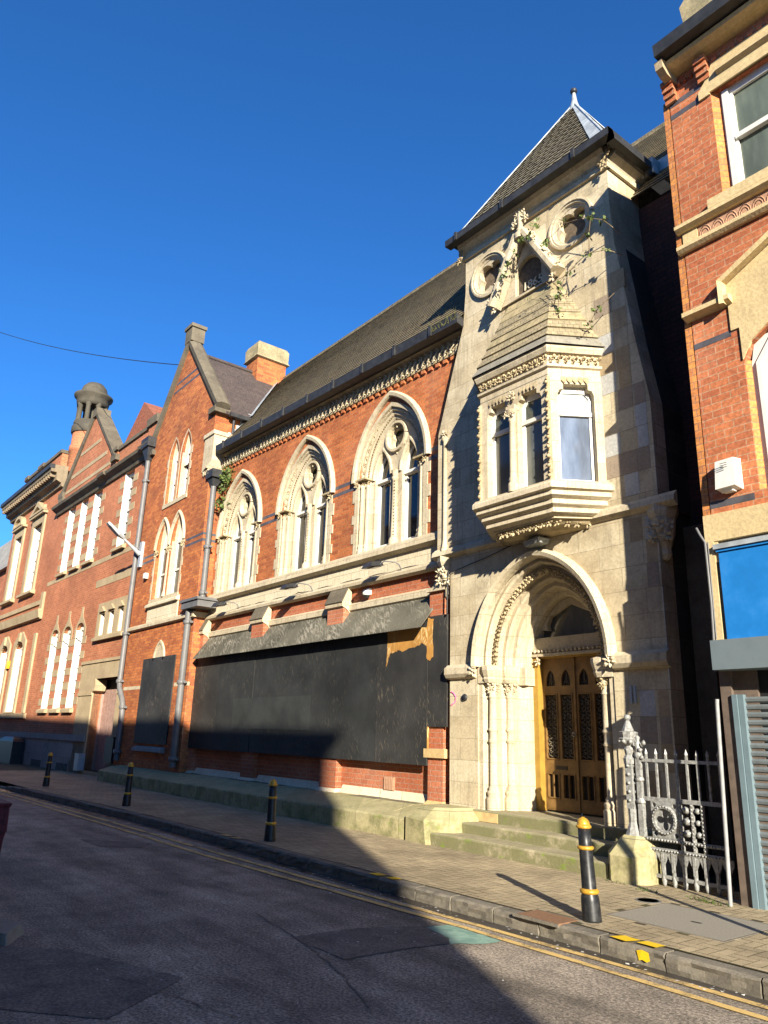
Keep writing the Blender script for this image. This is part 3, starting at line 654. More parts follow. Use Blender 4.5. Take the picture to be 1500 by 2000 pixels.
e = B('gutter_black'); e.pyz([(8.64, -.02), (8.62, .17), (8.76, .18), (8.80, .10), (8.92, .06), (8.92, -.03), (8.78, -.06)], -19.35, -9.08)
for k in range(9): 
    xx = -18.9 + k * 1.13; e.box(xx, xx + .07, 8.595, 8.63, -.03, .2)
tilt(e).build('gutter', hall)
def courses(mb, x0, x1, y0, z0, y1, z1, n, zf=None, lift=.022, clip=None):
    """roof slope as overlapping tile courses; tilt via zf(x)"""
    zf = zf or (lambda x: 0.0); nrm = Vector((0, -(z1 - z0), (y1 - y0))).normalized()
    for k in range(n):
        a, b = k / n, (k + 1) / n; row = []
        xa, xb = (x0, x1) if clip is None else clip(a)
        for xx in (xa, xb):
            fa = zf(xx) * (1 - a); fb = zf(xx) * (1 - b)
            p = Vector((xx, y0 + (y1 - y0) * a, z0 + (z1 - z0) * a + fa)); q = Vector((xx, y0 + (y1 - y0) * b, z0 + (z1 - z0) * b + fb))
            row.append([p, p + nrm * lift, q + nrm * .004])
        mb.loft(row, closed=False, caps=False)
    return mb
rf = courses(B('roof_tile'), -22.0, -9.04, 8.74, 9.55, 12.1, 14.05, 38, lambda x: (-14.5 - x) * .033)
rf.box(-22, -8.6, 12.06, 12.2, 13.95, 14.10)
courses(rf, -9.04, 3.0, 9.45, 10.34, 12.1, 14.05, 30); rf.box(-8.6, 3, 12.06, 12.2, 13.96, 14.11)
rf.quad((-22, 12.2, 14.05), (3, 12.2, 14.05), (3, 15.5, 9.5), (-22, 15.5, 9.5))
rf.build('roof', hall)
# lower wall, piers, plinth
K = 1.0
def pxp(x, Y0, Y1): return x * Y1 / Y0              # carry a measured x (or height, below) from depth Y0 to Y1
def pzp(z, Y0, Y1): return 1.65 + (z - 1.65) * Y1 / Y0
YP, YL, YB = 8.93, 9.15, 8.885
B('brick_low').box(-19.76, -9.55, YL, 9.5, .4, 4.66).build('lower_wall', hall)
B('brick_low').box(-19.75, -9.58, 9.07, YL - .001, .5, 1.55).build('window_base_wall', hall)
ga0, ga1 = pxp(-11.0, 8.7, 9.05), pxp(-10.71, 8.7, 9.05)
gv = B('terracotta').box(ga0, ga1, 9.055, 9.069, pzp(.76, 8.7, 9.05), pzp(.99, 8.7, 9.05))
for k in range(6): gv.box(ga0 + .015 + k * .047, ga0 + .045 + k * .047, 9.04, 9.055, pzp(.775, 8.7, 9.05), pzp(.975, 8.7, 9.05))
gv.build('air_brick', hall)
PX = [(pxp(a, 8.5, YP), pxp(b, 8.5, YP)) for a, b in ((-18.95, -18.62), (-15.98, -15.43), (-12.76, -12.21), (-9.60, -9.24))]
for (p0, p1), (q0, q1) in zip(PX, PX[1:]): B('stone').pyz([(YL - .09, 4.19), (YL - .09, 4.30), (YL, 4.36), (YL, 4.14)], p1 + .01, q0 - .01).build('sill_moulding', hall)
for i, (x0, x1) in enumerate(PX):
    p_ = B('brick_low').box(x0, x1, YP, YL, .60, 4.24).build('pier', hall)
    st = B('stone')
    if i < 3:
        for xx in (0,): st.loft([[(x, y, z) for y, z in ((YP - .05, 4.27), (YP - .05, 4.35), (9.06, 4.735), (9.115, 4.735), (9.115, 4.10), (YP + .1, 4.20))] for x in (x0 - .03, x1 + .03)])
        st.mat('stone_dark').hexa([(x0 - .035, YP - .058, 4.34), (x1 + .035, YP - .058, 4.34), (x1 + .035, 9.06, 4.735), (x0 - .035, 9.06, 4.735), (x0 - .035, YP - .075, 4.36), (x1 + .035, YP - .075, 4.36), (x1 + .035, 9.06, 4.77), (x0 - .035, 9.06, 4.77)])
    else: st.box(x0 - .04, x1 + .06, YP - .06, YL - .001, 4.20, 4.27).pyz([(YP + .05, 4.27), (YL - .03, 4.50), (YL - .002, 4.50), (YL - .002, 4.27)], x0 - .02, x1 + .04)
    st.build('weathering_stone', p_)
    b = B('soft_stone_yellow' if i == 3 else 'stone_pale'); b.loft([[(x0 - .07, YP - .09, .55), (x1 + .07, YP - .09, .55), (x1 + .07, YL - .01, .55), (x0 - .07, YL - .01, .55)], [(x0 - .003, YP - .003, .66), (x1 + .003, YP - .003, .66), (x1 + .003, YL - .01, .66), (x0 - .003, YL - .01, .66)]])
    b.build('pier_foot', p_)
B('soft_stone_yellow').box(pxp(-9.66, 8.5, YP), pxp(-9.16, 8.5, YP), YP - .05, YL - .01, 1.345, 1.49).build('pier_band', hall)
for (p0, p1), (q0, q1) in zip(PX, PX[1:]): B('stone_pale').pyz([(8.97, .57), (9.068, .74), (9.068, .5), (8.97, .5)], p1 + .07, q0 - .07).build('wall_footing', hall)
pl = B('stone_moss'); rp2 = random.Random(2); x = -24.2
while x < -9.75:
    x1 = min(x + rp2.uniform(.7, 1.25), -9.66); j = rp2.uniform(-.006, .006)
    if -9.66 - x1 < .4: x1 = -9.66
    pl.pyz([(8.07 + j, .10), (8.07 + j, .43), (8.10 + j, .455), (8.72, .595 + j), (YL, .60 + j), (YL, .10)], x + .004, x1 - .004); x = x1
pl.loft([[(-24.2, 8.07, .1), (-24.2, 8.07, .43), (-24.2, 8.72, .59), (-24.2, YL, .59), (-24.2, YL, .1)], [(-24.75, 8.35, .1), (-24.75, 8.35, .40), (-24.6, 8.6, .55), (-24.6, YL, .55), (-24.75, YL, .1)]])
pl.build('plinth', hall, bevel=.012)
pe = B('stone_moss').loft([[(-9.58, 8.02, .1), (-9.05, 7.98, .1), (-8.72, 8.3, .1), (-8.72, 8.87, .1), (-9.64, 8.87, .1), (-9.64, 8.2, .1)], [(-9.58, 8.02, .50), (-9.10, 7.98, .48), (-8.78, 8.3, .46), (-8.74, 8.87, .5), (-9.64, 8.87, .56), (-9.64, 8.2, .52)], [(-9.5, 8.3, .64), (-9.18, 8.28, .64), (-8.98, 8.5, .64), (-8.9, 8.87, .64), (-9.62, 8.87, .645), (-9.6, 8.4, .645)]])
pe.build('plinth_end', hall, bevel=.02)
K = 1.0

# ---- tower
ZS = 2.80; AX = -7.53
tw = B('stone_ashlar')
tw.plate([(-9.49, .1), (-5.40, .1), (-5.40, 4.82), (-9.49, 4.82)], [arche(AX, 1.30, ZS, 1.70, .6, 14)], YT, YT + .3, edge=False)
OUT = [(-9.84, 4.82), (-5.36, 4.82), (-5.36, 6.4), (-5.52, 7.4), (-5.66, 8.5), (-5.76, 9.25), (-5.80, 10.0), (-5.80, 10.9), (-9.08, 10.9), (-9.09, 10.0), (-9.16, 9.25), (-9.48, 8.3), (-9.84, 7.2)]
RX = (-8.45, -6.55); RZ = 10.03
tw.plate(OUT, [circle(RX[0], RZ, .36), circle(RX[1], RZ, .36), arch(-7.48, .29, 9.55, .33, 9.21)], YT, YT + .18, edge=False)
# sides
ts_ = B('stone_return_dark').loft([[(x, YT + .31, z), (x, 9.75, z)] for x, z in [(-5.40, .1), (-5.40, 4.82)]], closed=False, caps=False); tw.loft([[(x, YT + .0005, z), (x, YT + .31, z)] for x, z in [(-5.40, .1), (-5.40, 4.82)]], closed=False, caps=False)
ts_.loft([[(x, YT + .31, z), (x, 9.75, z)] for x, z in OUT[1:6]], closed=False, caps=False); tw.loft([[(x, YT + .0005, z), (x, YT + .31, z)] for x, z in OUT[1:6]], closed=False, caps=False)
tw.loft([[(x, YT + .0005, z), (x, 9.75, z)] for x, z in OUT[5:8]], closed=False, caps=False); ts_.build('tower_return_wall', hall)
tw.loft([[(x, YT + .0005, z), (x, 9.75, z)] for x, z in OUT[8:] + OUT[:1]], closed=False, caps=False)
tw.loft([[(-9.49, YT + .0005, .6), (-9.49, 9.4, .6)], [(-9.49, YT + .0005, 4.82), (-9.49, 9.4, 4.82)]], closed=False, caps=False)
tw.build('tower_wall', hall)
rs_ = random.Random(12); rowh = .335
for k in range(2, 27):          # stained and replaced blocks, mostly on the weather side
    z0 = k * rowh
    for x0, x1 in ((-5.86, -5.62), (-6.22, -5.88), (-5.6, -5.42)):
        if rs_.random() > (.50 if z0 > 4.9 else .42): continue
        if z0 < 4.7 and x0 < -6.05: continue
        if z0 > 4.4 and z0 < 5.0 or z0 > 7.6 and x1 > -5.6 or z0 > 2.3 and z0 < 2.95 or z0 > 8.7: continue
        if 5 < z0 < 7.7 and x0 < -6.3: continue
        m_ = rs_.choice(['stone_brown', 'stone_brown', 'stone_greyblock', 'stone_redbrown', 'stone_redbrown'])
        B(m_).box(x0 + rs_.uniform(-.03, .03), x1 - .008, YT - .003, YT + .05, z0 + .004, z0 + rowh - .004).build('stone_block', hall)
t = B('stone'); t.pyz([(YT - .09, 4.80), (YT - .07, 4.88), (YT + .01, 4.95), (YT + .01, 4.74), (YT - .04, 4.76)], -9.9, -5.08)
t.pyz([(YT - .10, 2.70), (YT - .10, 2.80), (YT - .02, 2.86), (YT + .01, 2.86), (YT + .01, 2.62), (YT - .06, 2.64)], -9.53, -8.86)
t.pyz([(YT - .10, 2.70), (YT - .10, 2.80), (YT - .02, 2.86), (YT + .01, 2.86), (YT + .01, 2.62), (YT - .06, 2.64)], -6.2, -5.36)
t.build('string_course', hall)
# corbels under the overhang, left and right
for xx, sg in ((-9.66, -1), (-5.38, 1)):
    k_ = B('stone')
    k_.lathe(xx, YT + .12, [(.05, 4.05), (.09, 4.12), (.08, 4.2), (.15, 4.42), (.17, 4.6), (.21, 4.7), (.21, 4.8)], 8, False)
    for a in range(9): k_.leafy((xx + .13 * math.cos(a * .7 - 3.6), YT + .10 - .15 * abs(math.sin(a * .7)), 4.35 + .16 * (a % 2)), .085, 5)
    if sg < 0: k_.lathe(xx - sg * .02, YT + .0, [(.05, 4.83), (.085, 4.9), (.06, 4.98), (.045, 5.1), (.045, 7.0), (.075, 7.05), (.05, 7.1)], 8)
    if sg < 0: k_.leafy((xx - sg * .02, YT - .02, 7.15), .09, 6)
    k_.build('corner_corbel', hall)
# cornice
t = B('stone')
for prof in ([(-.05, 10.66), (-.06, 10.74), (.0, 10.78), (.03, 10.66)], [(-.02, 10.76), (-.06, 10.82), (-.16, 10.88), (-.22, 10.96), (-.22, 11.0), (.05, 11.0), (.05, 10.76)]):
    t.pyz([(YT + a, z) for a, z in prof], -9.08 - .05, -5.80 + .05)
    t.loft([[(-5.80 - a, YT, z) for a, z in prof], [(-5.80 - a, 9.8, z) for a, z in prof]])
t.build('tower_cornice', hall)
for xx in (-9.1, -5.78): 
    t = B('stone_carved')
    for k in range(4): t.leafy((xx + random.uniform(-.06, .06), YT - .10, 10.66 + k * .09), .085, 6)
    t.build('cornice_foliage', hall)
g = B('gutter_black'); 
g.pyz([(8.50, 10.92), (8.50, 11.06), (8.62, 11.07), (8.66, 10.98), (8.66, 10.92)], -9.28, -5.48)
g.loft([[(-5.48, 8.5, 10.92), (-5.48, 8.5, 11.06), (-5.60, 8.62, 11.07), (-5.64, 8.66, 10.98), (-5.64, 8.66, 10.92)], [(-5.48, 9.72, 10.92), (-5.48, 9.72, 11.06), (-5.60, 9.72, 11.07), (-5.64, 9.72, 10.98), (-5.64, 9.72, 10.92)]])
for xx in (-9.0, -7.8, -6.2): g.box(xx, xx + .06, 8.47, 8.51, 10.91, 11.08)
g.lathe(-5.56, 9.75, [(.0, 10.80), (.09, 10.80), (.10, 10.95), (.08, 11.08), (.0, 11.09)], 10)
g.build('tower_gutter', hall)
# pyramid roof in tile courses
ap = Vector((-7.46, 10.42, 14.28)); N = 26; r_ = B('tower_tile')
base = [Vector((-9.26, 8.64, 11.02)), Vector((-5.62, 8.64, 11.02)), Vector((-5.62, 12.2, 11.02)), Vector((-9.26, 12.2, 11.02))]
for k in range(N):
    a = k / N; b = (k + 1) / N
    lo = [p.lerp(ap, a) for p in base]; hi = [p.lerp(ap, b) for p in base]; cen = ap.lerp(sum(base, Vector()) / 4, 1)
    lo2 = [Vector((ap.x + (p.x - ap.x) * (1 + .028 / max(.15, abs(p.x - ap.x))), ap.y + (p.y - ap.y) * (1 + .028 / max(.15, abs(p.y - ap.y))), p.z)) for p in lo]
    r_.loft([lo, lo2, hi], caps=False)
    for s0, s1 in ((0, 1), (1, 2)):   # rounded tile tails
        m = int((lo2[s0] - lo2[s1]).length / .19)
        for q in range(m):
            p = lo2[s0].lerp(lo2[s1], (q + .5 + .5 * (k % 2)) / m) if m else None
            if q + .5 * (k % 2) + .9 > m: continue
            dn = (hi[s0] - lo[s0]); dn = (base[s0] - ap).lerp(base[s1] - ap, (q + .5) / m).normalized(); al = (lo2[s1] - lo2[s0]).normalized()
            r_.add([p - al * .085, p - al * .05 + dn * .045, p + al * .05 + dn * .045, p + al * .085], [(0, 1, 2, 3)])
r_.build('tower_roof', hall)
ld = B('lead')
def hip(i, w, j0, j1):
    n0 = (base[j0] - base[i]).normalized(); n1 = (base[j1] - base[i]).normalized(); up = Vector((0, 0, .035)); o = (base[i] - ap).normalized() 
    for nn in (n0, n1):
        a, b = base[i] + up + (base[i] - Vector((ap.x, ap.y, base[i].z))).normalized() * .03, ap + up
        rows = []
        for k in range(9):
            tt = k / 8; p = a.lerp(b, tt); ww = w * (1 - .72 * tt)
            rows.append([p, p + nn * ww + (b - a).normalized() * ww * .3 + Vector((0, 0, .012 + (.012 if k % 2 else 0)))])
        ld.loft(rows, closed=False, caps=False)
    ld.tube([base[i] + up * 1.5, ap + up], .022, 6)
hip(1, .27, 0, 2); hip(0, .13, 1, 3); hip(2, .15, 1, 3)
ld.lathe(ap.x, ap.y, [(.15, ap.z - .22), (.10, ap.z - .08), (.06, ap.z + .08), (.04, ap.z + .24), (.033, ap.z + .30)], 10)
ld.build('hip_flashing', hall)
fi = B('black_metal').lathe(ap.x, ap.y, [(.0, ap.z + .27), (.04, ap.z + .28), (.075, ap.z + .32), (.07, ap.z + .37), (.03, ap.z + .41), (.0, ap.z + .42)], 12); fi.build('finial', hall)
ld = B('lead').box(-5.7, -5.45, 9.7, 10.3, 10.85, 11.15).box(-5.55, -5.2, 9.9, 10.5, 10.95, 11.2); ld.build('lead_flashing', hall)
# roundels
for cx in RX:
    ring = circle(cx, RZ, .33, 28); r = B('stone')
    r.sweep(list(reversed(ring + ring[:1])), [(.13, YT + .0), (.125, YT - .05), (.09, YT - .055), (.08, YT - .03), (.05, YT - .035), (.035, YT - .005), (.0, YT + .01), (.0, YT + .15)])
    o = r.build('roundel', hall)
    q = foil(cx, RZ, .32, 4, 48, PI / 4)
    B('stone').plate(circle(cx, RZ, .345, 28), [q], YT + .02, YT + .14).build('quatrefoil', o)
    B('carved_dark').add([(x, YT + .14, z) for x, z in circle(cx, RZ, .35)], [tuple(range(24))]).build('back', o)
# gablet with the date
gb = B('stone'); gx = -7.52
for s0, pts in ((-1, [(-8.16, 9.12), (gx, 10.28)]), (1, [(-6.86, 9.16), (gx, 10.28)])):
    (xa, za), (xb, zb) = pts; d = Vector((xb - xa, 0, zb - za)).normalized(); nrm = Vector((-d.z, 0, d.x)) * (1 if s0 < 0 else -1)
    prof = [(.0, 0), (.0, -.20), (.05, -.26), (.12, -.26), (.16, -.14), (.18, 0)]
    gb.loft([[Vector((x, YT + dy, z)) + nrm * o for o, dy in prof] for x, z in pts])
gb.lathe(gx, YT - .16, [(.12, 10.2), (.13, 10.3), (.07, 10.36), (.09, 10.40), (.06, 10.44), (.055, 10.62), (.05, 10.75), (.0, 10.78)], 10)
gb.plate([(-8.10, 9.14), (-6.92, 9.18), (gx, 10.22)], [arch(gx + .04, .30, 9.55, .34, 9.2)], YT - .05, YT - .002)
gb.build('gablet', hall)
gd = B('stone')
for sx, sz in ((0, .62), (-.11, .56), (.11, .56), (0, .72), (-.07, .68), (.07, .68), (.15, .5), (-.15, .5)): gd.leafy((gx + sx, YT - .18, 10.05 + sz), .075, 5)
for k in range(4):
    for sg, xe in ((-1, -8.2), (1, -6.82)):
        a = (k + .35) / 4.2; gd.leafy((xe + (gx - xe) * a + sg * .15, YT - .18, 9.18 + (10.28 - 9.18) * a + .02), .06, 4)
for xx in (-8.2, -6.86): gd.leafy((xx, YT - .16, 9.1), .09, 6)
gd.build('crockets', hall)
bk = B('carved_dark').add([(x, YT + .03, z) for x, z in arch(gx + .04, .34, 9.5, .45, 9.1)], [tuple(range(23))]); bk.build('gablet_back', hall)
tc = bpy.data.curves.new('date', 'FONT'); tc.body = '1865'; tc.size = .23; tc.extrude = .012; tc.align_x = 'CENTER'; tc.shear = .1
to = bpy.data.objects.new('tmp', tc); C.objects.link(to); dg = bpy.context.evaluated_depsgraph_get(); tm = bpy.data.meshes.new_from_object(to.evaluated_get(dg)); bpy.data.objects.remove(to)
tm.materials.clear(); tm.materials.append(MATS['stone_pale']); dt = bpy.data.objects.new('date_numerals', tm); C.objects.link(dt); dt.parent = hall
dt.matrix_parent_inverse = hall.matrix_world.inverted(); dt.matrix_basis = Matrix.Translation((gx + .09, YT + .005, 9.27)) @ Matrix.Rotation(PI / 2, 4, 'X')
# ---- oriel
A_, B_, C_, D_ = Vector((-8.52, YT)), Vector((-8.05, 8.2)), Vector((-6.62, 8.2)), Vector((-6.15, YT))
def oring(off, z):
    """oriel outline pushed out by off"""
    k = off * math.tan(RAD(28)); n = Vector((-.823, -.568)); m = Vector((.823, -.568))
    return [(A_.x + n.x * off * 1.25, YT + .01, z), (B_.x - k - off * .15, B_.y - off, z), (C_.x + k + off * .15, C_.y - off, z), (D_.x + m.x * off * 1.25, YT + .01, z)]
def oprof(mb, prof): return mb.loft([oring(o, z) for o, z in prof])
ori = oprof(B('stone'), [(-.02, 5.28), (.08, 5.30), (.12, 5.24), (.12, 5.17), (.06, 5.15), (.07, 5.08), (-.01, 5.04), (.0, 4.97), (-.07, 4.93), (-.06, 4.86), (-.16, 4.82), (-.16, 4.80)]).build('oriel_window', hall)
c_ = B('stone_carved'); 
def lerp2(a, b, t): return a + (b - a) * t
for (p, q, n) in ((A_, B_, 4), (B_, C_, 9), (C_, D_, 4)):
    for k in range(n):
        v = lerp2(p, q, (k + .5) / n); cen = Vector((-7.33, 9.0)); v = cen + (v - cen) * .74
        c_.leafy((v.x, v.y, 4.76), .075, 6)
oprof(c_, [(-.20, 4.80), (-.28, 4.74), (-.42, 4.70)])
c_.build('corbel_carving', ori)
OB = oprof(B('stone'), [(-.02, 7.0), (.0, 7.02), (.0, 7.13), (.04, 7.15), (.04, 7.19), (-.01, 7.2), (-.01, 7.36), (.05, 7.38), (.08, 7.45), (.08, 7.5), (-.1, 7.51)]); OB.build('oriel_cornice', ori)
fz = B('stone_carved')
for (p, q, n) in ((A_, B_, 7), (B_, C_, 13), (C_, D_, 7)):
    dr = (q - p).normalized(); nn = Vector((dr.y, -dr.x)) * .02
    for k in range(n):
        v = lerp2(p, q, (k + .5) / n) + nn
        fz.leafy((v.x, v.y, 7.28), .06, 5); fz.blob((v.x + dr.x * .05, v.y + dr.y * .05, 7.33), .03)
fz.build('leaf_frieze', ori)
def face_fn(p, q):
    d = (q - p).normalized(); n = Vector((-d.y, d.x))
    return lambda s, z, t: (p.x + d.x * s + n.x * t, p.y + d.y * s + n.y * t, z)
def shoulder(x0, x1, z0, z1): return [(x0, z0), (x1, z0), (x1, z1 - .17), (x1 - .03, z1 - .10), (x1 - .09, z1 - .085), (x1 - .09, z1), (x0 + .09, z1), (x0 + .09, z1 - .085), (x0 + .03, z1 - .10), (x0, z1 - .17)]
def oface(p, q, wins):
    L = (q - p).length; fn = face_fn(p, q); m = B('stone')
    ops = [shoulder(a, b, 5.31, 6.88) for a, b in wins]; m.plate(rect(0, L, 5.27, 7.03), ops, 0, .17, fn, True)
    m.build('oriel_face', ori)
    fr = B('white_paint'); gl = B('glass'); cv = B('stone_carved')
    for a, b in wins:
        fr.plate(shoulder(a, b, 5.31, 6.88), [rect(a + .05, b - .05, 5.38, 6.40), [(a + .05, 6.47), (b - .05, 6.47), (b - .05, 6.70), (b - .12, 6.78), (a + .12, 6.78), (a + .05, 6.70)]], .12, .16, fn)
        fr.add([fn(a, 6.40, .10), fn(b, 6.40, .10), fn(b, 6.46, .09), fn(a, 6.46, .09)], [(0, 1, 2, 3)])
        gl.mat('glass_side' if (q - p).y > .1 else 'glass_oriel'); gl.add([fn(a + .04, 5.35, .145), fn(b - .04, 5.35, .145), fn(b - .04, 6.42, .145), fn(a + .04, 6.42, .145)], [(0, 1, 2, 3)])
        gl.mat('glass_pale' if (q - p).y > .1 else 'glass_dusty'); gl.add([fn(a + .04, 6.42, .145), fn(b - .04, 6.42, .145), fn(b - .04, 6.8, .145), fn(a + .04, 6.8, .145)], [(0, 1, 2, 3)])
        for k in range(5): cv.add([fn(a + .06 + (b - a - .12) * k / 5, 6.93, -.02), fn(a + .06 + (b - a - .12) * (k + .9) / 5, 6.93, -.02), fn(a + .06 + (b - a - .12) * (k + .45) / 5, 6.88, -.03), fn(a + .06 + (b - a - .12) * (k + .9) / 5, 7.0, .0), fn(a + .06 + (b - a - .12) * k / 5, 7.0, .0)], [(0, 1, 2), (0, 1, 3, 4)])
    fr.build('window_frame', ori); gl.build('pane', ori); cv.build('window_head_carving', ori)
oface(A_, B_, [(.15, .70)]); oface(B_, C_, [(.15, .64), (.80, 1.29)]); oface(C_, D_, [(.14, .70)])
cs = B('stone')
mx = B_.x + .72
cs.lathe(mx, 8.17, [(.085, 5.29), (.085, 5.42), (.06, 5.46), (.075, 5.49), (.055, 5.54), (.05, 6.45), (.07, 6.48), (.055, 6.52), (.10, 6.64)], 12)
cs.box(mx - .09, mx + .09, 8.12, 8.25, 6.64, 6.72)
for k in range(5): cs.leafy((mx + (k - 2) * .04, 8.10, 6.56 + .03 * (k % 2)), .05, 5)
for k in range(3): cs.leafy((mx + (k - 1) * .05, 8.16, 6.88 + .06 * (k % 2)), .06, 5)
cs.build('colonnette', ori)
kk = B('stone_carved')
for p in (B_, C_):
    kk.tube([(p.x, p.y - .005, 5.3), (p.x, p.y - .005, 6.98)], .028, 8)
    for k in range(11): kk.blob((p.x + .0, p.y - .045, 5.38 + k * .15), .036, .3); kk.blob((p.x + .0, p.y - .03, 5.44 + k * .15), .022, .3)
for k in range(11): kk.blob((A_.x - .02, YT - .06, 5.38 + k * .15), .04, .3)
kk.build('crocketed_shaft', ori)
# stone-tiled oriel roof: bands
rr_ = B('stone_lichen'); zz = [7.5, 7.72, 7.74, 7.98, 8.0, 8.20, 8.22, 8.42, 8.44, 8.62, 8.64, 8.9]; oo = [.12, .03, .0, -.10, -.09, -.19, -.17, -.27, -.24, -.34, -.31, -.46]
tips = [oring(0, 0)]
def roofring(t, z, ex=0.0):
    # rises from the oriel outline to the wall under the gablet
    out = []
    top = [Vector((-8.12, YT + .01)), Vector((-7.98, YT - .02)), Vector((-7.0, YT - .02)), Vector((-6.86, YT + .01))]
    ring = oring(.09 + ex, 0)
    for p, q in zip(ring, top): out.append((p[0] + (q.x - p[0]) * t, p[1] + (q.y - p[1]) * t, z))
    return out
rings = []; nb = 8
for k in range(nb):
    t0, t1 = k / nb, (k + 1) / nb; z0 = 7.50 + 1.62 * t0; z1 = 7.50 + 1.62 * t1
    rings.append(roofring(t0, z0, .03)); rings.append(roofring(t1, z1 - .012, .0))
for k in range(nb):
    rr_.mat('stone_scale' if k in (1, 2, 4, 5) else 'stone_slab' if k == 0 else 'stone_lichen'); rr_.loft(rings[2 * k:2 * k + 2], caps=False)
    if k: rr_.loft([rings[2 * k - 1], rings[2 * k]], caps=False)
sc_ = B('stone_dark')
for k in (1, 2, 5):    # rows of raised scales
    t0 = (k + .5) / nb; z0 = 7.50 + 1.62 * t0; R = roofring(t0, z0, .02)
    for (p, q) in ((R[0], R[1]), (R[1], R[2]), (R[2], R[3])):
        pass
rr_.build('oriel_roof', ori)

# ---- entrance
en = B('stone')
HB = .74
ptn = arche(AX, HB, ZS, 1.108, .64, 16)
yb = YT
en.sweep(ptn[1:-1], [(.56, yb), (.555, yb + .02), (.53, yb + .02), (.52, yb + .09), (.455, yb + .07), (.425, yb + .10), (.415, yb + .19), (.345, yb + .17), (.315, yb + .20), (.305, yb + .31), (.235, yb + .30), (.205, yb + .33), (.195, yb + .43), (.13, yb + .43), (.105, yb + .47), (.09, yb + .58), (.035, yb + .60), (.0, yb + .66), (.0, yb + .86)])
for sg in (-1, 1):       # jambs, stepped in plan
    J = [(.615, yb), (.61, yb + .02), (.52, yb + .02), (.42, yb + .22), (.33, yb + .25), (.24, yb + .46), (.16, yb + .50), (.05, yb + .60), (.05, yb + .90)]
    en.loft([[(AX + sg * (.69 + o), d, z) for o, d in J] for z in (.62, ZS + .001)], closed=False, caps=False)
en.build('entrance_arch', hall)
hd = B('stone').sweep(arche(AX, 1.24, ZS, 1.62, None, 18), [(.0, yb + .03), (.0, yb - .05), (.02, yb - .12), (.08, yb - .14), (.12, yb - .09), (.14, yb + .01)], smooth=False)
hd.build('hood_mould', hall)
lf = B('stone_carved'); P = arche(AX, 1.055, ZS, 1.42, None, 24)
for i, (x, z) in enumerate(P[1:-1]): lf.leafy((x, yb + .16, z), .06, 5); lf.blob((x + .03, yb + .13, z + .03), .026)
lf.build('arch_leaf_carving', hall)
for sg in (-1, 1):
    im = B('stone')
    for o, dd in ((1.08, .12), (.95, .38)):
        cx = AX + sg * o; cy = yb + dd
        im.loft([[(cx - r, cy - r, z), (cx - r * .4, cy - r * 1.35, z), (cx + r * .4, cy - r * 1.35, z), (cx + r, cy - r, z), (cx + r, cy + r, z), (cx - r, cy + r, z)] for r, z in ((.10, ZS - .26), (.12, ZS - .2), (.115, ZS - .17), (.14, ZS - .06), (.14, ZS + .0), (.10, ZS + .02))])
    im.box(min(AX + sg * .70, AX + sg * .93), max(AX + sg * .70, AX + sg * .93), yb + .48, yb + .88, ZS - .28, ZS).box(min(AX + sg * 1.1, AX + sg * 1.29), max(AX + sg * 1.1, AX + sg * 1.29), yb - .01, yb + .2, ZS - .26, ZS)
    im.build('impost', hall)
    for o, dd in ((1.08, .12), (.95, .38)):
        cx = AX + sg * o; cy = yb + dd
        sh = B('stone').lathe(cx, cy, [(.125, .63), (.125, .80), (.10, .83), (.115, .87), (.115, .89), (.085, .92), (.09, .95), (.068, .98), (.065, 1.60), (.068, 1.62), (.088, 1.64), (.07, 1.67), (.066, 1.68), (.066, 1.78), (.07, 1.79), (.09, 1.82), (.068, 1.85), (.064, 2.30), (.08, 2.325), (.065, 2.345), (.09, 2.5), (.10, 2.55)], 14)
        s_ = sh.build('column', hall)
        cp = B('stone_carved' if sg > 0 else 'stone')
        for k in range(8): a = k * PI / 4; cp.leafy((cx + .085 * math.cos(a), cy + .085 * math.sin(a), 2.42 + .05 * (k % 2)), .05, 5); cp.blob((cx + .105 * math.cos(a), cy + .105 * math.sin(a), 2.52), .028)
        cp.build('capital', s_)
for xx in (AX - 1.31, AX + 1.31): B('stone').leafy((xx, yb - .10, ZS - .06), .10, 6).build('label_stop', hall)
YD = 9.70
dr = B('stone').box(AX - .738, AX + .738, YD - .12, YD + .1, 3.10, 3.28).box(AX - .738, AX + .738, YD - .16, YD + .1, 2.98, 3.02)
for sg in (-1, 1): dr.leafy((AX + sg * .60, YD - .15, 2.9), .07, 5)
for k in range(17): dr.blob((AX - .66 + k * .0825, YD - .15, 3.06), .03, .15)
dr.box(AX - .738, AX + .738, YD - .13, YD + .1, 3.02, 3.10); dr.build('door_lintel', hall)
tg = B('stone'); oa = arche(AX, .738, ZS, 1.10, 3.2, 14)
ia = [(AX - .62, 3.28), (AX + .62, 3.28), (AX + .59, 3.42), (AX + .44, 3.40), (AX + .46, 3.50), (AX + .40, 3.62), (AX + .22, 3.70), (AX, 3.80), (AX - .22, 3.70), (AX - .40, 3.62), (AX - .46, 3.50), (AX - .44, 3.40), (AX - .59, 3.42)]
tg.plate([p for p in oa], [ia], YD - .06, YD + .06); tg.build('fanlight_tracery', hall)
B('glass_oriel').quad((AX - .73, YD + .03, 3.2), (AX + .73, YD + .03, 3.2), (AX + .73, YD + .03, 3.95), (AX - .73, YD + .03, 3.95)).build('fanlight', hall)
B('door_frame_paint').box(AX - .738, AX - .64, YD - .12, YD + .06, .64, 2.98).box(AX + .64, AX + .738, YD - .12, YD + .06, .64, 2.98).box(AX - .64, AX + .64, YD - .06, YD + .06, 2.955, 2.979).build('door_frame', hall)
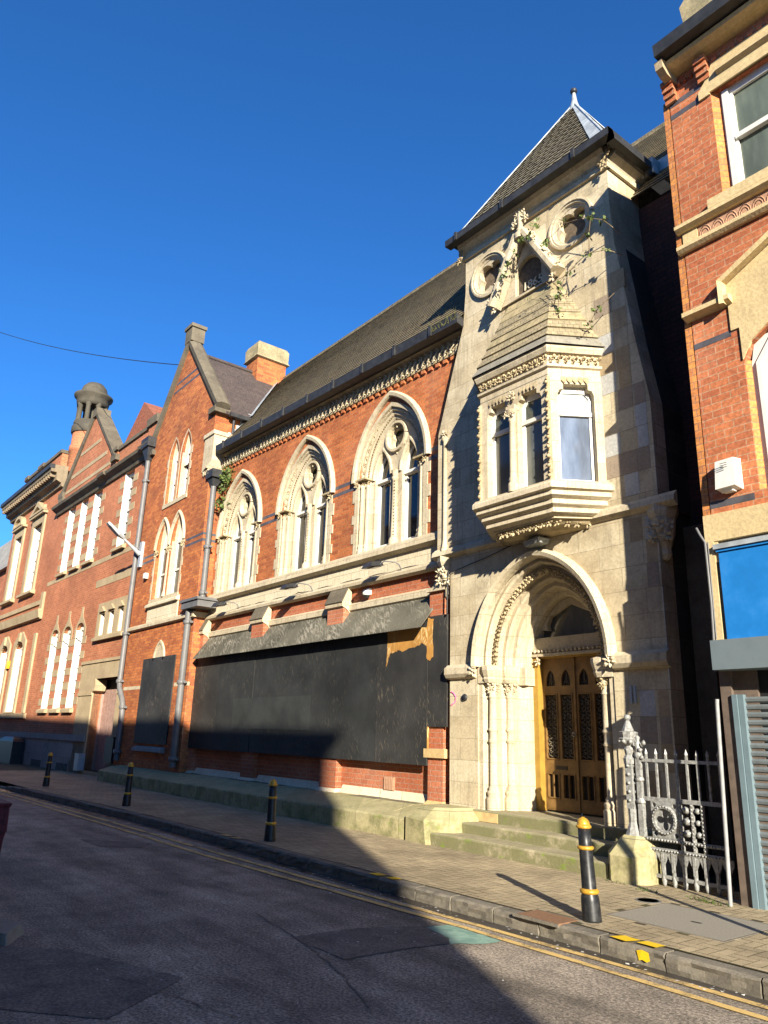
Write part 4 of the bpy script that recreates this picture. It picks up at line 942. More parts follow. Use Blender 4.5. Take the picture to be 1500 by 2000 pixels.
for sg in (-1, 1):
    x0, x1 = (AX - .64, AX - .008) if sg < 0 else (AX + .008, AX + .64)
    holes = []
    for c in (x0 + .165, x1 - .165):
        holes += [arch(c, .085, 2.60, .17, 2.52, 6), rect(c - .105, c + .105, 1.42, 2.38), rect(c - .10, c - .008, .85, 1.18), rect(c + .008, c + .10, .85, 1.18)]
    d_ = B('door_paint').plate(rect(x0, x1, .66, 2.98), holes, YD, YD + .05)
    for h in holes: 
        if len(h) == 4: d_.sweep([h[0], h[3], h[2], h[1], h[0]], [(.022, YD), (.018, YD - .012), (.004, YD - .012), (.0, YD + .01)])
    d_.box(x0 + .02, x1 - .02, YD - .004, YD, .68, .80)
    if sg > 0: d_.box(AX - .02, AX + .02, YD - .018, YD - .002, .68, 2.96)
    do = d_.build('door', hall)
    B('door_dark').box(x0 + .01, x1 - .01, YD + .035, YD + .05, .60, 2.97).build('panel_back', do)
    gr = B('bronze_grille')
    for c in (x0 + .165, x1 - .165):
        gr.tube([(c, YD + .02, 1.42), (c, YD + .02, 2.38)], .007, 4)
        for m in (-1, 1):
            cc = c + m * .053
            for k in range(9):
                z0 = 1.44 + k * .104; fl = 1 if k % 2 else -1
                gr.tube([(cc - fl * .03, YD + .018, z0), (cc + fl * .028, YD + .014, z0 + .025), (cc + fl * .034, YD + .014, z0 + .055), (cc + fl * .008, YD + .014, z0 + .07), (cc - fl * .012, YD + .014, z0 + .05), (cc - fl * .034, YD + .018, z0 + .085)], .0095, 4)
                gr.blob((cc, YD + .016, z0 + .09), .013)
        gr.tube([(c - .05, YD + .02, 2.53), (c - .03, YD + .016, 2.6), (c, YD + .016, 2.56), (c + .03, YD + .016, 2.6), (c + .05, YD + .02, 2.53)], .009, 4); gr.tube([(c, YD + .02, 2.53), (c, YD + .02, 2.74)], .008, 4)
    gr.build('iron_grille', do)
    if sg < 0:
        B('door_dark').box(AX - .42, AX - .2, YD - .006, YD, 1.255, 1.31).build('letter_box', do)
        kn = B('silver_iron'); kn.tube([(AX - .035 + .03 * math.cos(a), YD - .03, 1.78 + .03 * math.sin(a)) for a in (k * PI / 5 for k in range(11))], .009, 5); kn.build('door_ring', do)
ss = B('stone_step')
ss.pyz([(8.04, .10), (8.04, .30), (8.06, .315), (8.9, .315), (8.9, .10)], -9.07, -7.4); ss.pyz([(8.045, .10), (8.045, .30), (8.065, .312), (8.9, .312), (8.9, .10)], -7.395, -5.88)
ss.pyz([(8.46, .3), (8.46, .45), (8.48, .462), (9.0, .462), (9.0, .3)], -8.98, -5.86); ss.pyz([(8.80, .45), (8.80, .61), (8.82, .625), (9.9, .63), (9.9, .45)], -9.47, -5.42)
ss.build('entrance_steps', hall, bevel=.012)
B('soft_stone_yellow').box(-9.0, -8.35, 8.793, 8.80, .47, .60).build('worn_step_stone', hall)
# recessed bay right of the tower
rb = B('brick_dark').box(-5.85, 3.0, 9.72, 10.1, .1, 10.3); rb.build('recessed_wall', hall)  # brick kept dark so the recess's deep shade sits in its colour
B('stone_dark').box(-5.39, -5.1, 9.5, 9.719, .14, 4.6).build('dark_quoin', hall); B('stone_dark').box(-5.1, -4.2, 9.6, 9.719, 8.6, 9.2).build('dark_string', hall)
# pink heart scrawl and an old cable bracket
hp = B('pink_paint'); hp.tube([(-9.46, YT - .004, 2.42), (-9.40, YT - .004, 2.40), (-9.34, YT - .004, 2.34), (-9.36, YT - .004, 2.25), (-9.46, YT - .004, 2.20)], .012, 4); tag(hp.build('graffiti'), 'pink spray paint scrawl on the pale stone beside the black hoarding', 'graffiti')

# ------------------------------------------------------------------ gabled house beside the hall
YG = 8.45; K = 1.0296
gh = thing('gabled_house', 'narrow orange brick gabled house between the hall and the school', 'building', (-21.7, 8.45, .6))
GL, GR, GXC, GPZ = -24.15, -19.2, -21.75, 14.05
EZ = 10.85
up = [(-22.07, .36), (-21.28, .36)]
holes = [arch(c, .33, 10.0, .72, 8.55, 8) for c, _ in ((-22.05, 0), (-21.12, 0))] + [arch(c, .42, 7.1, .86, 5.45, 8) for c in (-22.15, -21.05)]
g = B('brick_gable'); g.plate([(GL, .6), (GR, .6), (GR, EZ + .1), (GXC, GPZ), (GL, EZ + .1)], holes, YG, YG + .3, edge=False)
g.loft([[(GR, YG + .0005, z), (GR, 10.5, z)] for z in (.6, EZ)], closed=False, caps=False); g.loft([[(GL, YG + .0005, z), (GL, 10.5, z)] for z in (.6, EZ)], closed=False, caps=False)
g.build('wall', gh)
def lancet_pair(cs, half, zs, rise, z0, sill, name):
    w = B('stone'); y = YG
    outer = []
    for c in cs: w.sweep(arch(c, half - .13, zs, rise * .74, z0, 10), [(.17, y - .012), (.13, y - .012), (.12, y + .02), (.05, y + .10), (.0, y + .14), (.0, y + .24)])
    w.box(cs[0] - half - .06, cs[1] + half + .06, y - .03, y + .2, z0 - sill, z0 + .01)
    w.box(cs[0] + half - .1, cs[1] - half + .1, y + .02, y + .2, z0, zs + .1)
    k = 0; z = z0
    while z < zs - .1:
        e = .09 if k % 2 else .02
        w.box(cs[0] - half - .02 - e, cs[0] - half + .03, y - .01, y + .05, z + .003, z + .26); w.box(cs[1] + half - .03, cs[1] + half + .02 + e, y - .01, y + .05, z + .003, z + .26); z += .263; k += 1
    o = w.build(name, gh)
    fr = B('white_paint'); gl = B('glass')
    for c in cs:
        h2 = half - .13; fr.plate(arch(c, h2, zs, rise * .74, z0, 8), [rect(c - h2 + .05, c + h2 - .05, z0 + .06, (z0 + zs) / 2 - .03), rect(c - h2 + .05, c + h2 - .05, (z0 + zs) / 2 + .03, zs + .05)], y + .16, y + .22)
        gl.quad((c - h2, y + .20, z0), (c + h2, y + .20, z0), (c + h2, y + .20, zs + .4), (c - h2, y + .20, zs + .4))
    fr.build('window_frame', o); gl.build('pane', o)
    return o
lancet_pair((-22.05, -21.12), .40, 10.0, .80, 8.55, .12, 'upper_window_pair')
lo = lancet_pair((-22.15, -21.05), .50, 7.1, .95, 5.5, .1, 'lower_window_pair')
hm = B('stone')
for c in (-22.15, -21.05): hm.sweep(arch(c, .50, 7.1, .92, None, 10), [(.0, YG + .02), (.0, YG - .06), (.05, YG - .07), (.08, YG - .0)])
hm.lathe(-21.6, YG + .02, [(.10, 5.5), (.08, 5.62), (.06, 5.68), (.055, 6.85), (.09, 6.9)], 10); hm.build('hood_mould', lo)
ca = B('stone_carved')
for x in (-22.66, -22.5, -21.72, -21.6, -21.48, -20.62, -20.5): ca.leafy((x, YG - .0, 6.98), .10, 6)
ca.build('carved_capitals', lo)
b = B('stone_pale').box(-22.7, -20.4, YG - .03, YG + .02, 4.80, 5.28).pyz([(YG - .12, 5.26), (YG - .12, 5.33), (YG - .0, 5.42), (YG + .02, 5.42), (YG + .02, 5.26)], -22.74, -20.36); b.build('stone_apron', gh)
b = B('stone'); b.pyz([(YG - .10, 4.66), (YG - .10, 4.74), (YG - .02, 4.8), (YG + .02, 4.8), (YG + .02, 4.62)], -24.1, -19.2).box(-19.28, -19.1, YG - .1, 9.0, 4.64, 4.78); b.build('string_course', gh)
for z in (6.80, 6.98): B('brick_blue').box(-24.1, -22.75, YG - .003, YG + .03, z, z + .075).box(-20.35, GR + .003, YG - .003, YG + .03, z, z + .075).box(GR + .001, GR + .003, YG + .03, 9.04, z, z + .075).build('blue_brick_band', gh)
for z, hw in ((12.55, 1.02), (12.83, .82)): B('brick_blue').box(GXC - hw, GXC + hw, YG - .003, YG + .03, z, z + .08).build('blue_brick_band', gh)
B('stone').box(-24.0, -22.6, YG - .004, YG + .05, 2.82, 2.92).box(-20.1, GR + .004, YG - .004, YG + .05, 2.82, 2.92).build('stone_band', gh)
cp = B('stone_dark')
for sg, xe in ((-1, GL - .12), (1, GR + .18)):
    ze = EZ - .02
    P0, P1 = Vector((GXC, 0, GPZ + .02)), Vector((xe, 0, ze)); d = (P1 - P0).normalized(); n = Vector((-d.z, 0, d.x)); n = n if n.z > 0 else -n
    pr_ = [(-.02, -.09), (.14, -.12), (.20, .0), (.20, .22), (.14, .34), (-.02, .30)]
    cp.loft([[p + n * o + Vector((0, YG + dy, 0)) for o, dy in pr_] for p in (P0, P1)])
    cp.box(min(xe, xe - sg * .45), max(xe, xe - sg * .45), YG - .12, YG + .38, ze - .13, ze + .05)
cp.box(GXC - .26, GXC + .26, YG - .12, YG + .34, GPZ + .05, GPZ + .55).box(GXC - .31, GXC + .31, YG - .16, YG + .38, GPZ + .55, GPZ + .67)
cp.build('gable_coping', gh)
kb_ = B('stone'); kb_.loft([[(-19.72, YG - .02, z), (-19.08 - e, YG - .02 - e, z), (-19.08 - e, 9.0, z), (-19.72, 9.0, z)] for z, e in ((8.95, .12), (9.2, .0), (9.6, -.0), (10.0, -.0))]); kb_.box(-19.74, -19.05, YG - .06, 9.02, 10.0, 10.12)
for k in range(5): kb_.leafy((-19.5 + k * .09, YG - .04, 8.85 + .05 * (k % 2)), .08, 5)
kb_.build('kneeler_corbel', gh)
rf = B('slate')
rf.loft([[(GXC, 8.7, GPZ - .25), (GR + .22, 8.7, EZ - .10), (GR + .20, 8.7, EZ - .16), (GXC, 8.7, GPZ - .34), (GL - .2, 8.7, EZ - .16), (GL - .22, 8.7, EZ - .10)], [(GXC, 13, GPZ - .25), (GR + .22, 13, EZ - .10), (GR + .20, 13, EZ - .16), (GXC, 13, GPZ - .34), (GL - .2, 13, EZ - .16), (GL - .22, 13, EZ - .10)]])
rf.build('roof', gh); B('slate').tube([(GXC, 8.75, GPZ - .22), (GXC, 13, GPZ - .22)], .07, 6).build('ridge_tiles', gh)
gg = B('gutter_black').box(GR + .17, GR + .30, 8.8, 9.85, EZ - .22, EZ - .10).tube([(GR + .12, 9.0, EZ - .2), (GR + .10, 9.0, 9.6)], .045, 8); gg.build('gutter', gh)
# valley between the two roofs, and stepped flashing down the side wall (true depths)
cho_ = None
K = 1.0
def kz(p, k): return tuple(EYE + (Vector(p) - EYE) * k)
r0_, e0_ = kz((GXC, 8.7, GPZ - .25), 1.0296), kz((GR + .22, 8.7, EZ - .10), 1.0296)
def hall_y(x, z):      # where the hall roof reaches height z
    a0 = kz((x / 1.0077, 8.74, 9.55 + (-14.5 - x / 1.0077) * .033), 1.0077); a1 = kz((x / 1.0077, 12.1, 14.05), 1.0077); t = (z - a0[2]) / (a1[2] - a0[2]); return a0[1] + (a1[1] - a0[1]) * t
vl = B('lead'); rows = []
for k in range(9):
    x = e0_[0] + (r0_[0] - e0_[0]) * k / 8; z = e0_[2] + (r0_[2] - e0_[2]) * k / 8; y = hall_y(x, z)
    rows.append([(x - .10, hall_y(x - .10, z + .12) - .02, z + .15), (x + .02, y - .06, z + .05), (x + .18, hall_y(x + .18, z) - .04, z + .05)])
vl.loft(rows, closed=False, caps=False)
gx1 = GR * 1.0296
for k in range(8):
    z = 9.95 + k * .16; y = hall_y(gx1, z); vl.box(gx1 - .002, gx1 + .014, y - .02, y + .15, z - .04, z + .20)
vl.loft([[(gx1, hall_y(gx1, z) - .04, z + .02), (gx1 + .18, hall_y(gx1 + .18, z) - .04, z + .02)] for z in (9.8, 11.2)], closed=False, caps=False)
vl.build('lead_flashing', gh)
K = 1.0296
cho = B('brick_gable').box(-22.2, -21.38, 10.76, 11.9, 12.6, 14.32).build('chimney', gh)
cc = B('stone_lichen').loft([[(-22.2 - e, 10.76 - e, z), (-21.38 + e, 10.76 - e, z), (-21.38 + e, 11.9 + e, z), (-22.2 - e, 11.9 + e, z)] for e, z in ((.0, 14.28), (.10, 14.32), (.05, 14.40), (.06, 14.80), (.02, 14.88), (.0, 14.93))]); cc.build('chimney_cap', cho)
K = 1.0
# ------------------------------------------------------------------ school (left), in its own axes: u along the street, v into the building
ROT = 0.022; HX = (-24.2, 8.6, 0); KS = 1.025; KM = Matrix.Translation((0, 0, 1.65 * (1 - KS))) @ Matrix.Scale(KS, 4)
def sthing(name, label, cat, u=0, v=0, z=0, group=None):
    ca_, sa_ = math.cos(ROT), math.sin(ROT)
    o = thing(name, label, cat, (0, 0, 0), group); o.matrix_world = KM @ Matrix.Translation((HX[0] + u * ca_ - v * sa_, HX[1] + u * sa_ + v * ca_, z)) @ Matrix.Rotation(ROT, 4, 'Z'); return o
sch = sthing('school_building', 'red brick school with tan stone bands, small gable and domed turret', 'building')
def sb(mb, name, parent=None): return mb.build(name, parent or sch, local=True)
UW = [(-9.3, -8.4), (-7.65, -6.8), (-6.05, -5.15), (-2.75, -1.85)]
LW = [(-8.95, -8.1), (-7.4, -6.5), (-5.85, -4.98)]
SW = [(-3.27, -2.85), (-2.38, -1.94), (-1.42, -1.06)]
SD = [(-2.95, .3), (-.62, .3), (-.62, 3.3), (-2.95, 3.3)]
def segtop(a, b, z0, z1): 
    c, h = (a + b) / 2, (b - a) / 2
    return [(a, z0), (b, z0)] + [(c + h * math.cos(t * PI / 8), z1 - h * .55 + h * .55 * math.sin(t * PI / 8)) for t in range(9)]
holes = [rect(a, b, 7.98, 10.85) for a, b in UW] + [segtop(a, b, 2.35, 5.5) for a, b in LW] + [rect(a, b, 4.83, 5.6) for a, b in SW] + [SD]
w = B('brick_school'); w.plate([(-10.9, 1.4), (-3.5, 1.4), (-3.5, .1), (.05, .1), (.05, 11.9), (-10.9, 11.9)], holes, 0, .28)
sb(w, 'wall')
st = B('stone_tan'); rs = random.Random(4)
def sill(a, b, z): st.pyz([(-.14, z - .17), (-.14, z - .06), (-.02, z), (.1, z), (.1, z - .17)], a - .12, b + .12)
def sillpart(o, a, b, z): sb(B('stone_tan').pyz([(-.14, z - .17), (-.14, z - .06), (-.02, z), (.1, z), (.1, z - .17)], a - .12, b + .12), 'sill', o)
sill(SW[0][0] - .2, SW[2][1] + .2, 4.8)
for gi, grp in enumerate((UW[:3], UW[3:], LW)):
    z0, z1 = (7.98, 10.85) if gi < 2 else (2.35, 5.2)
    ed = [grp[0][0]] + [x for w_ in grp for x in w_] + [grp[-1][1]]
    k = 0; z = z0 + .12
    while z < z1 - .15:
        if k % 2 == 0:
            st.box(grp[0][0] - .42, grp[0][0], -.012, .05, z, z + .27); st.box(grp[-1][1], grp[-1][1] + .42, -.012, .05, z, z + .27)
            for p, q in zip(grp, grp[1:]): st.box(p[1], q[0], -.012, .05, z, z + .27)
        z += .275; k += 1
st.box(-9.6, -4.6, -.02, .05, 10.853, 11.25); st.box(-3.3, -1.2, -.02, .05, 10.853, 11.25)
st.box(-10.9, 0, -.012, .05, 7.62, 7.80)
st.box(-4.3, -.05, -.012, .05, 6.68, 6.95)
for a, b in LW:   # stone heads with finials
    c, h = (a + b) / 2, (b - a) / 2
    hd = [(a - .22, 4.95), (a - .22, 5.28), (c - h * .8, 5.55), (c - .12, 5.78), (c - .10, 6.1), (c + .10, 6.1), (c + .12, 5.78), (c + h * .8, 5.55), (b + .22, 5.28), (b + .22, 4.95)]
    op_ = segtop(a, b, 4.95, 5.5); st.plate(hd[:1] + [(a, 4.95)] + op_[2:][::-1] + [(b, 4.95)] + hd[:0:-1] if False else hd, [[(x, max(z, 4.951)) for x, z in op_]], -.015, .05)
st.plate(rect(-3.6, -.76, 4.72, 6.0), [rect(a, b, 4.83, 5.6) for a, b in SW], -.03, .1)
for a, b in SW: st.pxz([(a - .08, 5.66), (b + .08, 5.66), ((a + b) / 2, 5.86)], -.1, -.03)
st.plate([(-4.4, .14), (-.1, .14), (-.1, 3.85), (-4.4, 3.85)], [SD], -.05, .25)
st.pxz([(-2.96, 2.85), (-2.72, 2.9), (-2.66, 3.1), (-2.75, 3.3), (-2.96, 3.3)], -.08, .3)
st.box(-4.45, -.05, -.09, -.05, 3.85, 3.95).box(-.62, -.1, -.085, -.05, 2.75, 2.85).box(-4.4, -2.95, -.085, -.05, 2.75, 2.85)
sb(st, 'stone_dressings')
gs = B('stone_grey'); gs.box(-10.95, -3.0, -.10, .2, 1.2, 1.42).box(-10.9, -3.05, -.05, .2, .1, 1.2)
for a, b in ((-9.9, -7.6), (-7.3, -4.2)): gs.box(a, b, -.056, -.05, .55, 1.1)
sb(gs, 'stone_base')
for a, b in ((-9.0, -7.7), (-5.8, -4.5)):
    gv = MB(); gv.mat('void_dark').box(a, b, -.054, -.05, .17, .42); gv.mat('pipe_grey')
    for k in range(9): gv.box(a + .05 + k * .145, a + .075 + k * .145, -.07, -.054, .17, .42)
    sb(gv, 'cellar_grille')
def sash(a, b, z0, z1, nh, nv, poly=None, name='sash_window'):
    fr = B('white_paint'); g = B('glass'); y = .14
    poly = poly or rect(a, b, z0, z1)
    # white reveal lining and box frame
    fr.plate(poly, [rect(a + .10, b - .10, z0 + .1, z1 - .12)] if len(poly) == 4 else [rect(a + .10, b - .10, z0 + .1, z1 - .25)], y, y + .12)
    fr.box(a + .001, a + .02, .0, y, z0 + .001, (z1 if len(poly) == 4 else z1 - .25) - .002)
    zt = z1 - (.12 if len(poly) == 4 else .25)
    for k in range(1, nh): z = z0 + .1 + (zt - z0 - .1) * k / nh; e = .035 if k == nh // 2 else .015; fr.box(a + .1, b - .1, y + .03, y + .07, z - e, z + e)
    for k in range(1, nv): x = a + .1 + (b - a - .2) * k / nv; fr.box(x - .013, x + .013, y + .035, y + .065, z0 + .1, zt)
    o = sb(fr, name); g.quad((a + .1, y + .08, z0 + .1), (b - .1, y + .08, z0 + .1), (b - .1, y + .08, zt), (a + .1, y + .08, zt)); sb(g, 'pane', o); return o
for a, b in UW: sillpart(sash(a, b, 7.98, 10.85, 6, 2), a, b, 7.98)
for a, b in LW: sillpart(sash(a, b, 2.35, 5.5, 6, 2, segtop(a, b, 2.35, 5.5)), a, b, 2.35)
for a, b in SW: sash(a, b, 4.83, 5.6, 2, 1)
# cornice, parapet, gable
cn = B('stone_dark'); prof = [(-.32, 11.12), (-.36, 11.22), (-.28, 11.30), (-.05, 11.38), (.05, 11.38), (.05, 10.85), (-.08, 10.88), (-.14, 11.0)]
cn.pyz(prof, -10.95, .12); cn.pyz([(y - .07, z - .0) for y, z in prof[:4]] + [(.0, 11.39), (.0, 11.0)], -4.85, -4.15); cn.pyz([(y - .07, z) for y, z in prof[:4]] + [(.0, 11.39), (.0, 11.0)], -.7, .13)
cn.box(-4.2, .1, -.12, .3, 12.02, 12.16).box(-4.3, -3.6, -.18, .34, 12.05, 12.2).box(-.75, .12, -.18, .34, 12.05, 12.35)
cn.box(-10.6, -10.0, -.2, .3, 11.38, 11.6)
sb(cn, 'cornice')
sb(B('brick_school').box(-4.2, .05, -.05, .25, 11.38, 12.05).box(-4.3, -3.7, -.1, .2, 11.385, 12.06).box(-.7, .06, -.1, .2, 11.385, 12.06), 'parapet')
ga = B('brick_school').pxz([(-10.2, 11.38), (-4.0, 11.38), (-4.45, 12.0), (-7.1, 14.65), (-9.9, 12.0)], -.10, .3); sb(ga, 'gable')
gst = B('stone_tan').box(-9.4, -5.0, -.115, -.10, 12.25, 12.42).box(-8.5, -6.0, -.115, -.1, 13.1, 13.25).box(-9.9, -4.4, -.115, -.1, 11.65, 11.8); sb(gst, 'gable_bands')
gc = B('stone_dark')
for pts in ([(-10.35, 11.75), (-7.1, 14.72)], [(-3.85, 11.75), (-7.1, 14.72)]):
    (xa, za), (xb, zb) = pts; d = Vector((xb - xa, 0, zb - za)).normalized(); n = Vector((-d.z, 0, d.x)); n = n if n.z > 0 else -n
    gc.loft([[Vector((x, y, z)) + n * o for o, y in ((-.06, -.16), (.13, -.2), (.13, .42), (-.06, .35))] for x, z in pts])
gc.box(-7.3, -6.9, -.2, .42, 14.55, 14.95); gc.box(-10.75, -10.1, -.2, .4, 11.62, 11.85).box(-4.1, -3.55, -.22, .44, 11.62, 11.85)
sb(gc, 'gable_coping')
rt = B('red_tile'); 
rt.loft([[(-9.4, .3, 12.2), (-1.2, .3, 12.2), (-1.2, 3.2, 14.1), (-9.4, 3.2, 14.1)]], caps=True) if False else rt.quad((-7.5, .3, 12.2), (-.2, .3, 12.2), (-.2, 3.0, 14.3), (-7.5, 3.0, 15.0))
rt.loft([[(-9.2, 1.9, 14.4), (-5.3, 1.9, 14.5), (-7.2, 1.9, 15.95)], [(-9.2, 5, 14.4), (-5.3, 5, 14.5), (-7.2, 5, 15.95)]])
sb(rt, 'roof')
# domed turret
tu, tv = -11.5, 0.9
tb = B('brick_school').lathe(tu, tv, [(.82, 11.0), (.82, 14.7), (.86, 14.72), (.86, 15.0), (.80, 15.02), (.80, 15.75)], 20); 
ts = B('stone_black').lathe(tu, tv, [(.86, 15.7), (.90, 15.75), (.90, 16.05), (.84, 16.1), (.84, 16.35), (.0, 16.36)], 20)
for k in range(8): a = k * PI / 4 + .2; ts.lathe(tu + .68 * math.cos(a), tv + .68 * math.sin(a), [(.16, 16.3), (.13, 16.4), (.13, 17.1), (.17, 17.2), (.15, 17.3)], 8)
ts.lathe(tu, tv, [(.25, 16.3), (.25, 17.3)], 8)
ts.lathe(tu, tv, [(.0, 17.22), (.80, 17.22), (.85, 17.4), (.88, 17.62), (1.02, 17.72), (1.04, 17.82), (.92, 17.86), (.74, 17.9), (.72, 18.05), (.64, 18.3), (.45, 18.5), (.2, 18.6), (.0, 18.62)], 24)
for m_ in (tb, ts): m_.v = [Vector((tu + (p.x - tu) * .88, tv + (p.y - tv) * .88, 1.65 + (p.z - 1.65) * .971)) for p in m_.v]
tur = sb(tb, 'turret'); sb(ts, 'cupola', tur)
# passage: door
pd = B('pink_timber'); 
for k in range(9): x = -2.93 + k * .255; pd.box(x, x + .248, .36, .41, .15, 2.95)
pdo = sb(pd, 'passage_door'); 
md = MATS['brown_timber']
sb(B('void_dark').box(-3.0, -.5, .42, 2.0, .1, 3.4).box(-.6, -.55, .28, .42, .1, 3.4).box(-2.98, -.61, .28, .42, 3.301, 3.4), 'passage'); sb(B('pink_timber').box(-3.0, -2.951, .25, .42, .1, 3.3), 'passage_side')
# ------------------------------------------------------------------ corniced building further left
cb = sthing('corniced_building', 'large red brick public building with a toothed cornice and pedimented windows, far left', 'building', -15)
def cbld(mb, name, parent=None):
    mb.v = [Vector((p.x + 15, p.y, p.z)) for p in mb.v]; return mb.build(name, parent or cb, local=True)
CU = [(-18.1, -16.85), (-14.75, -13.3)]; CL = [(-17.1, -15.75), (-14.4, -13.1)]
cbld(B('brick_school').plate([(-19.3, .1), (-10.92, .1), (-10.92, 12.3), (-19.3, 12.3)], [rect(a, b, 7.75, 11.1) for a, b in CU] + [segtop(a, b, 2.25, 5.4) for a, b in CL], .02, .5), 'wall')
cbld(B('brick_school').box(-19.31, -19.3, .02, 9, .1, 12.3), 'side_wall')
st = B('stone_tan')
for i, (a, b) in enumerate(CU):
    st.plate(rect(a - .38, b + .28, 7.6, 11.5), [rect(a, b, 7.75, 11.1)], -.06, .1); st.box(a - .5, b + .42, -.2, .05, 11.5, 11.62)
    if i: st.plate([(a - .55, 11.62), (b + .45, 11.62), ((a + b) / 2, 12.25)], [[(a + .1, 11.72), (b - .1, 11.72), ((a + b) / 2, 12.0)]], -.24, .0); st.box(a, b, -.1, .02, 11.7, 12.0)
    else:
        c = (a + b) / 2 - .05; O = [(c + .85 * math.cos(t * PI / 12), 11.62 + .6 * math.sin(t * PI / 12)) for t in range(13)]; I = [(c + .6 * math.cos(t * PI / 12), 11.70 + .36 * math.sin(t * PI / 12)) for t in range(13)]
        st.plate(O, [I], -.24, .0); st.box(c - .5, c + .5, -.1, .02, 11.7, 12.0)
    st.pyz([(-.2, 7.6), (-.2, 7.72), (.05, 7.76), (.05, 7.55)], a - .5, b + .45)
for a, b in CL:
    st.plate([(a - .35, 2.2), (b + .3, 2.2), (b + .3, 5.4), ((a + b) / 2 + .2, 5.85), ((a + b) / 2 - .2, 5.85), (a - .35, 5.4)], [segtop(a, b, 2.25, 5.4)], -.05, .1); st.box((a + b) / 2 - .14, (a + b) / 2 + .14, -.14, .0, 5.4, 5.8)
st.pyz([(-.15, 6.25), (-.2, 6.5), (-.22, 6.62), (.05, 6.66), (.05, 6.2)], -19.3, -10.92).pyz([(-.05, 6.9), (-.05, 7.1), (.05, 7.1), (.05, 6.9)], -19.3, -10.92).pyz([(-.1, 1.98), (-.1, 2.16), (.05, 2.2), (.05, 1.95)], -19.3, -10.92)
st.box(-11.55, -11.2, -.06, .02, 2.2, 5.6).box(-11.3, -10.93, -.09, .02, 6.2, 7.4)
cbld(st, 'stone_dressings')
cbld(B('stone_grey').box(-19.3, -10.92, -.1, .3, .1, 1.42), 'stone_base')
cn = B('stone_umber'); cn.pyz([(-.62, 12.95), (-.66, 13.12), (-.5, 13.3), (.1, 13.35), (.1, 12.3), (-.1, 12.35), (-.12, 12.5), (-.35, 12.6), (-.38, 12.95)], -19.9, -10.92)
x = -19.8
while x < -11: cn.box(x, x + .16, -.6, -.36, 12.76, 12.94); x += .34
cbld(cn, 'cornice'); cbld(B('gutter_black').pyz([(-.72, 13.1), (-.72, 13.3), (-.5, 13.32), (-.5, 13.12)], -19.95, -10.9), 'gutter')
pa = B('brick_school').box(-18.6, -12.4, .1, .4, 13.3, 14.45); 
cbld(pa, 'parapet'); cbld(B('stone_dark').box(-18.7, -12.35, .02, .46, 14.45, 14.62).box(-18.7, -18.0, -.02, .5, 14.5, 14.7).box(-16.2, -15.2, -.02, .5, 14.5, 14.7), 'parapet_coping')
for (a, b), z0, z1 in [(w_, 7.75, 11.1) for w_ in CU] + [(w_, 2.25, 5.4) for w_ in CL]:
    fr = B('white_paint'); fr.plate(rect(a, b, z0, z1) if z0 > 5 else segtop(a, b, z0, z1), [rect(a + .1, b - .1, z0 + .1, z1 - (.1 if z0 > 5 else .3))], .18, .3); fr.box(a + .001, a + .02, .0, .18, z0 + .01, z1 - (.01 if z0 > 5 else .3))
    for k in range(1, 6): z = z0 + .1 + (z1 - z0 - .2) * k / 6; fr.box(a + .1, b - .1, .2, .24, z - .02, z + .02)
    o = cbld(fr, 'sash_window'); cbld(B('glass').quad((a + .1, .26, z0), (b - .1, .26, z0), (b - .1, .26, z1), (a + .1, .26, z1)), 'pane', o)
fb = sthing('mansard_house', 'brick house with a steep grey roof just visible at the far left edge', 'building', -24, .3)
fb_w = B('brick_school').box(-12, 3.2, .6, 6, .1, 10.4); fb_w.build('wall', fb, local=True)
B('stone_grey').pyz([(.3, 10.4), (.9, 12.6), (3, 12.9), (5.4, 12.6), (6, 10.4)], -12, 3.2).build('mansard_roof', fb, local=True)
# things on and by the left buildings
def place(mb, name, label, cat, u, v, z, grp=None, rot=ROT):
    o = mb.build(name); ca_, sa_ = math.cos(rot), math.sin(rot)
    o.matrix_world = KM @ Matrix.Translation((HX[0] + u * ca_ - v * sa_, HX[1] + u * sa_ + v * ca_, z)) @ Matrix.Rotation(rot, 4, 'Z'); return tag(o, label, cat, grp)
place(B('black_metal').box(-1.1, 1.1, -.3, .15, 0, .92).loft([[(-1.1 * s_, -.3 * s_, z), (1.1 * s_, -.3 * s_, z), (1.1 * s_, .15, z), (-1.1 * s_, .15, z)] for s_, z in ((1, .92), (.9, 1.02), (.6, 1.1))]), 'street_cabinet', 'dark street cabinet with rounded top against the grey stone base', 'cabinet', -11.2, -.25, .12)
place(B('lamp_grey').box(-.2, .2, -.12, .1, 0, .5).box(-.22, .22, -.14, .1, .5, .54), 'service_cabinet', 'small pale grey metal cabinet beside the passage doorway', 'cabinet', -3.05, -.12, .28)
place(B('black_metal').box(-.33, .33, -.12, .05, 0, .75).box(-.35, .35, -.14, .05, .75, .79), 'letter_cabinet', 'black box mounted on the wall between the passage doorway and the downpipe', 'box', -.32, -.08, .62)
place(B('yellow_plastic').pxz([(-.17, .0), (-.1, -.16), (.1, -.16), (.17, 0), (.12, .2), (-.12, .2)], -.12, .0), 'alarm_box', 'yellow alarm box between the tall windows at the far left', 'alarm', -15.2, .0, 4.4)
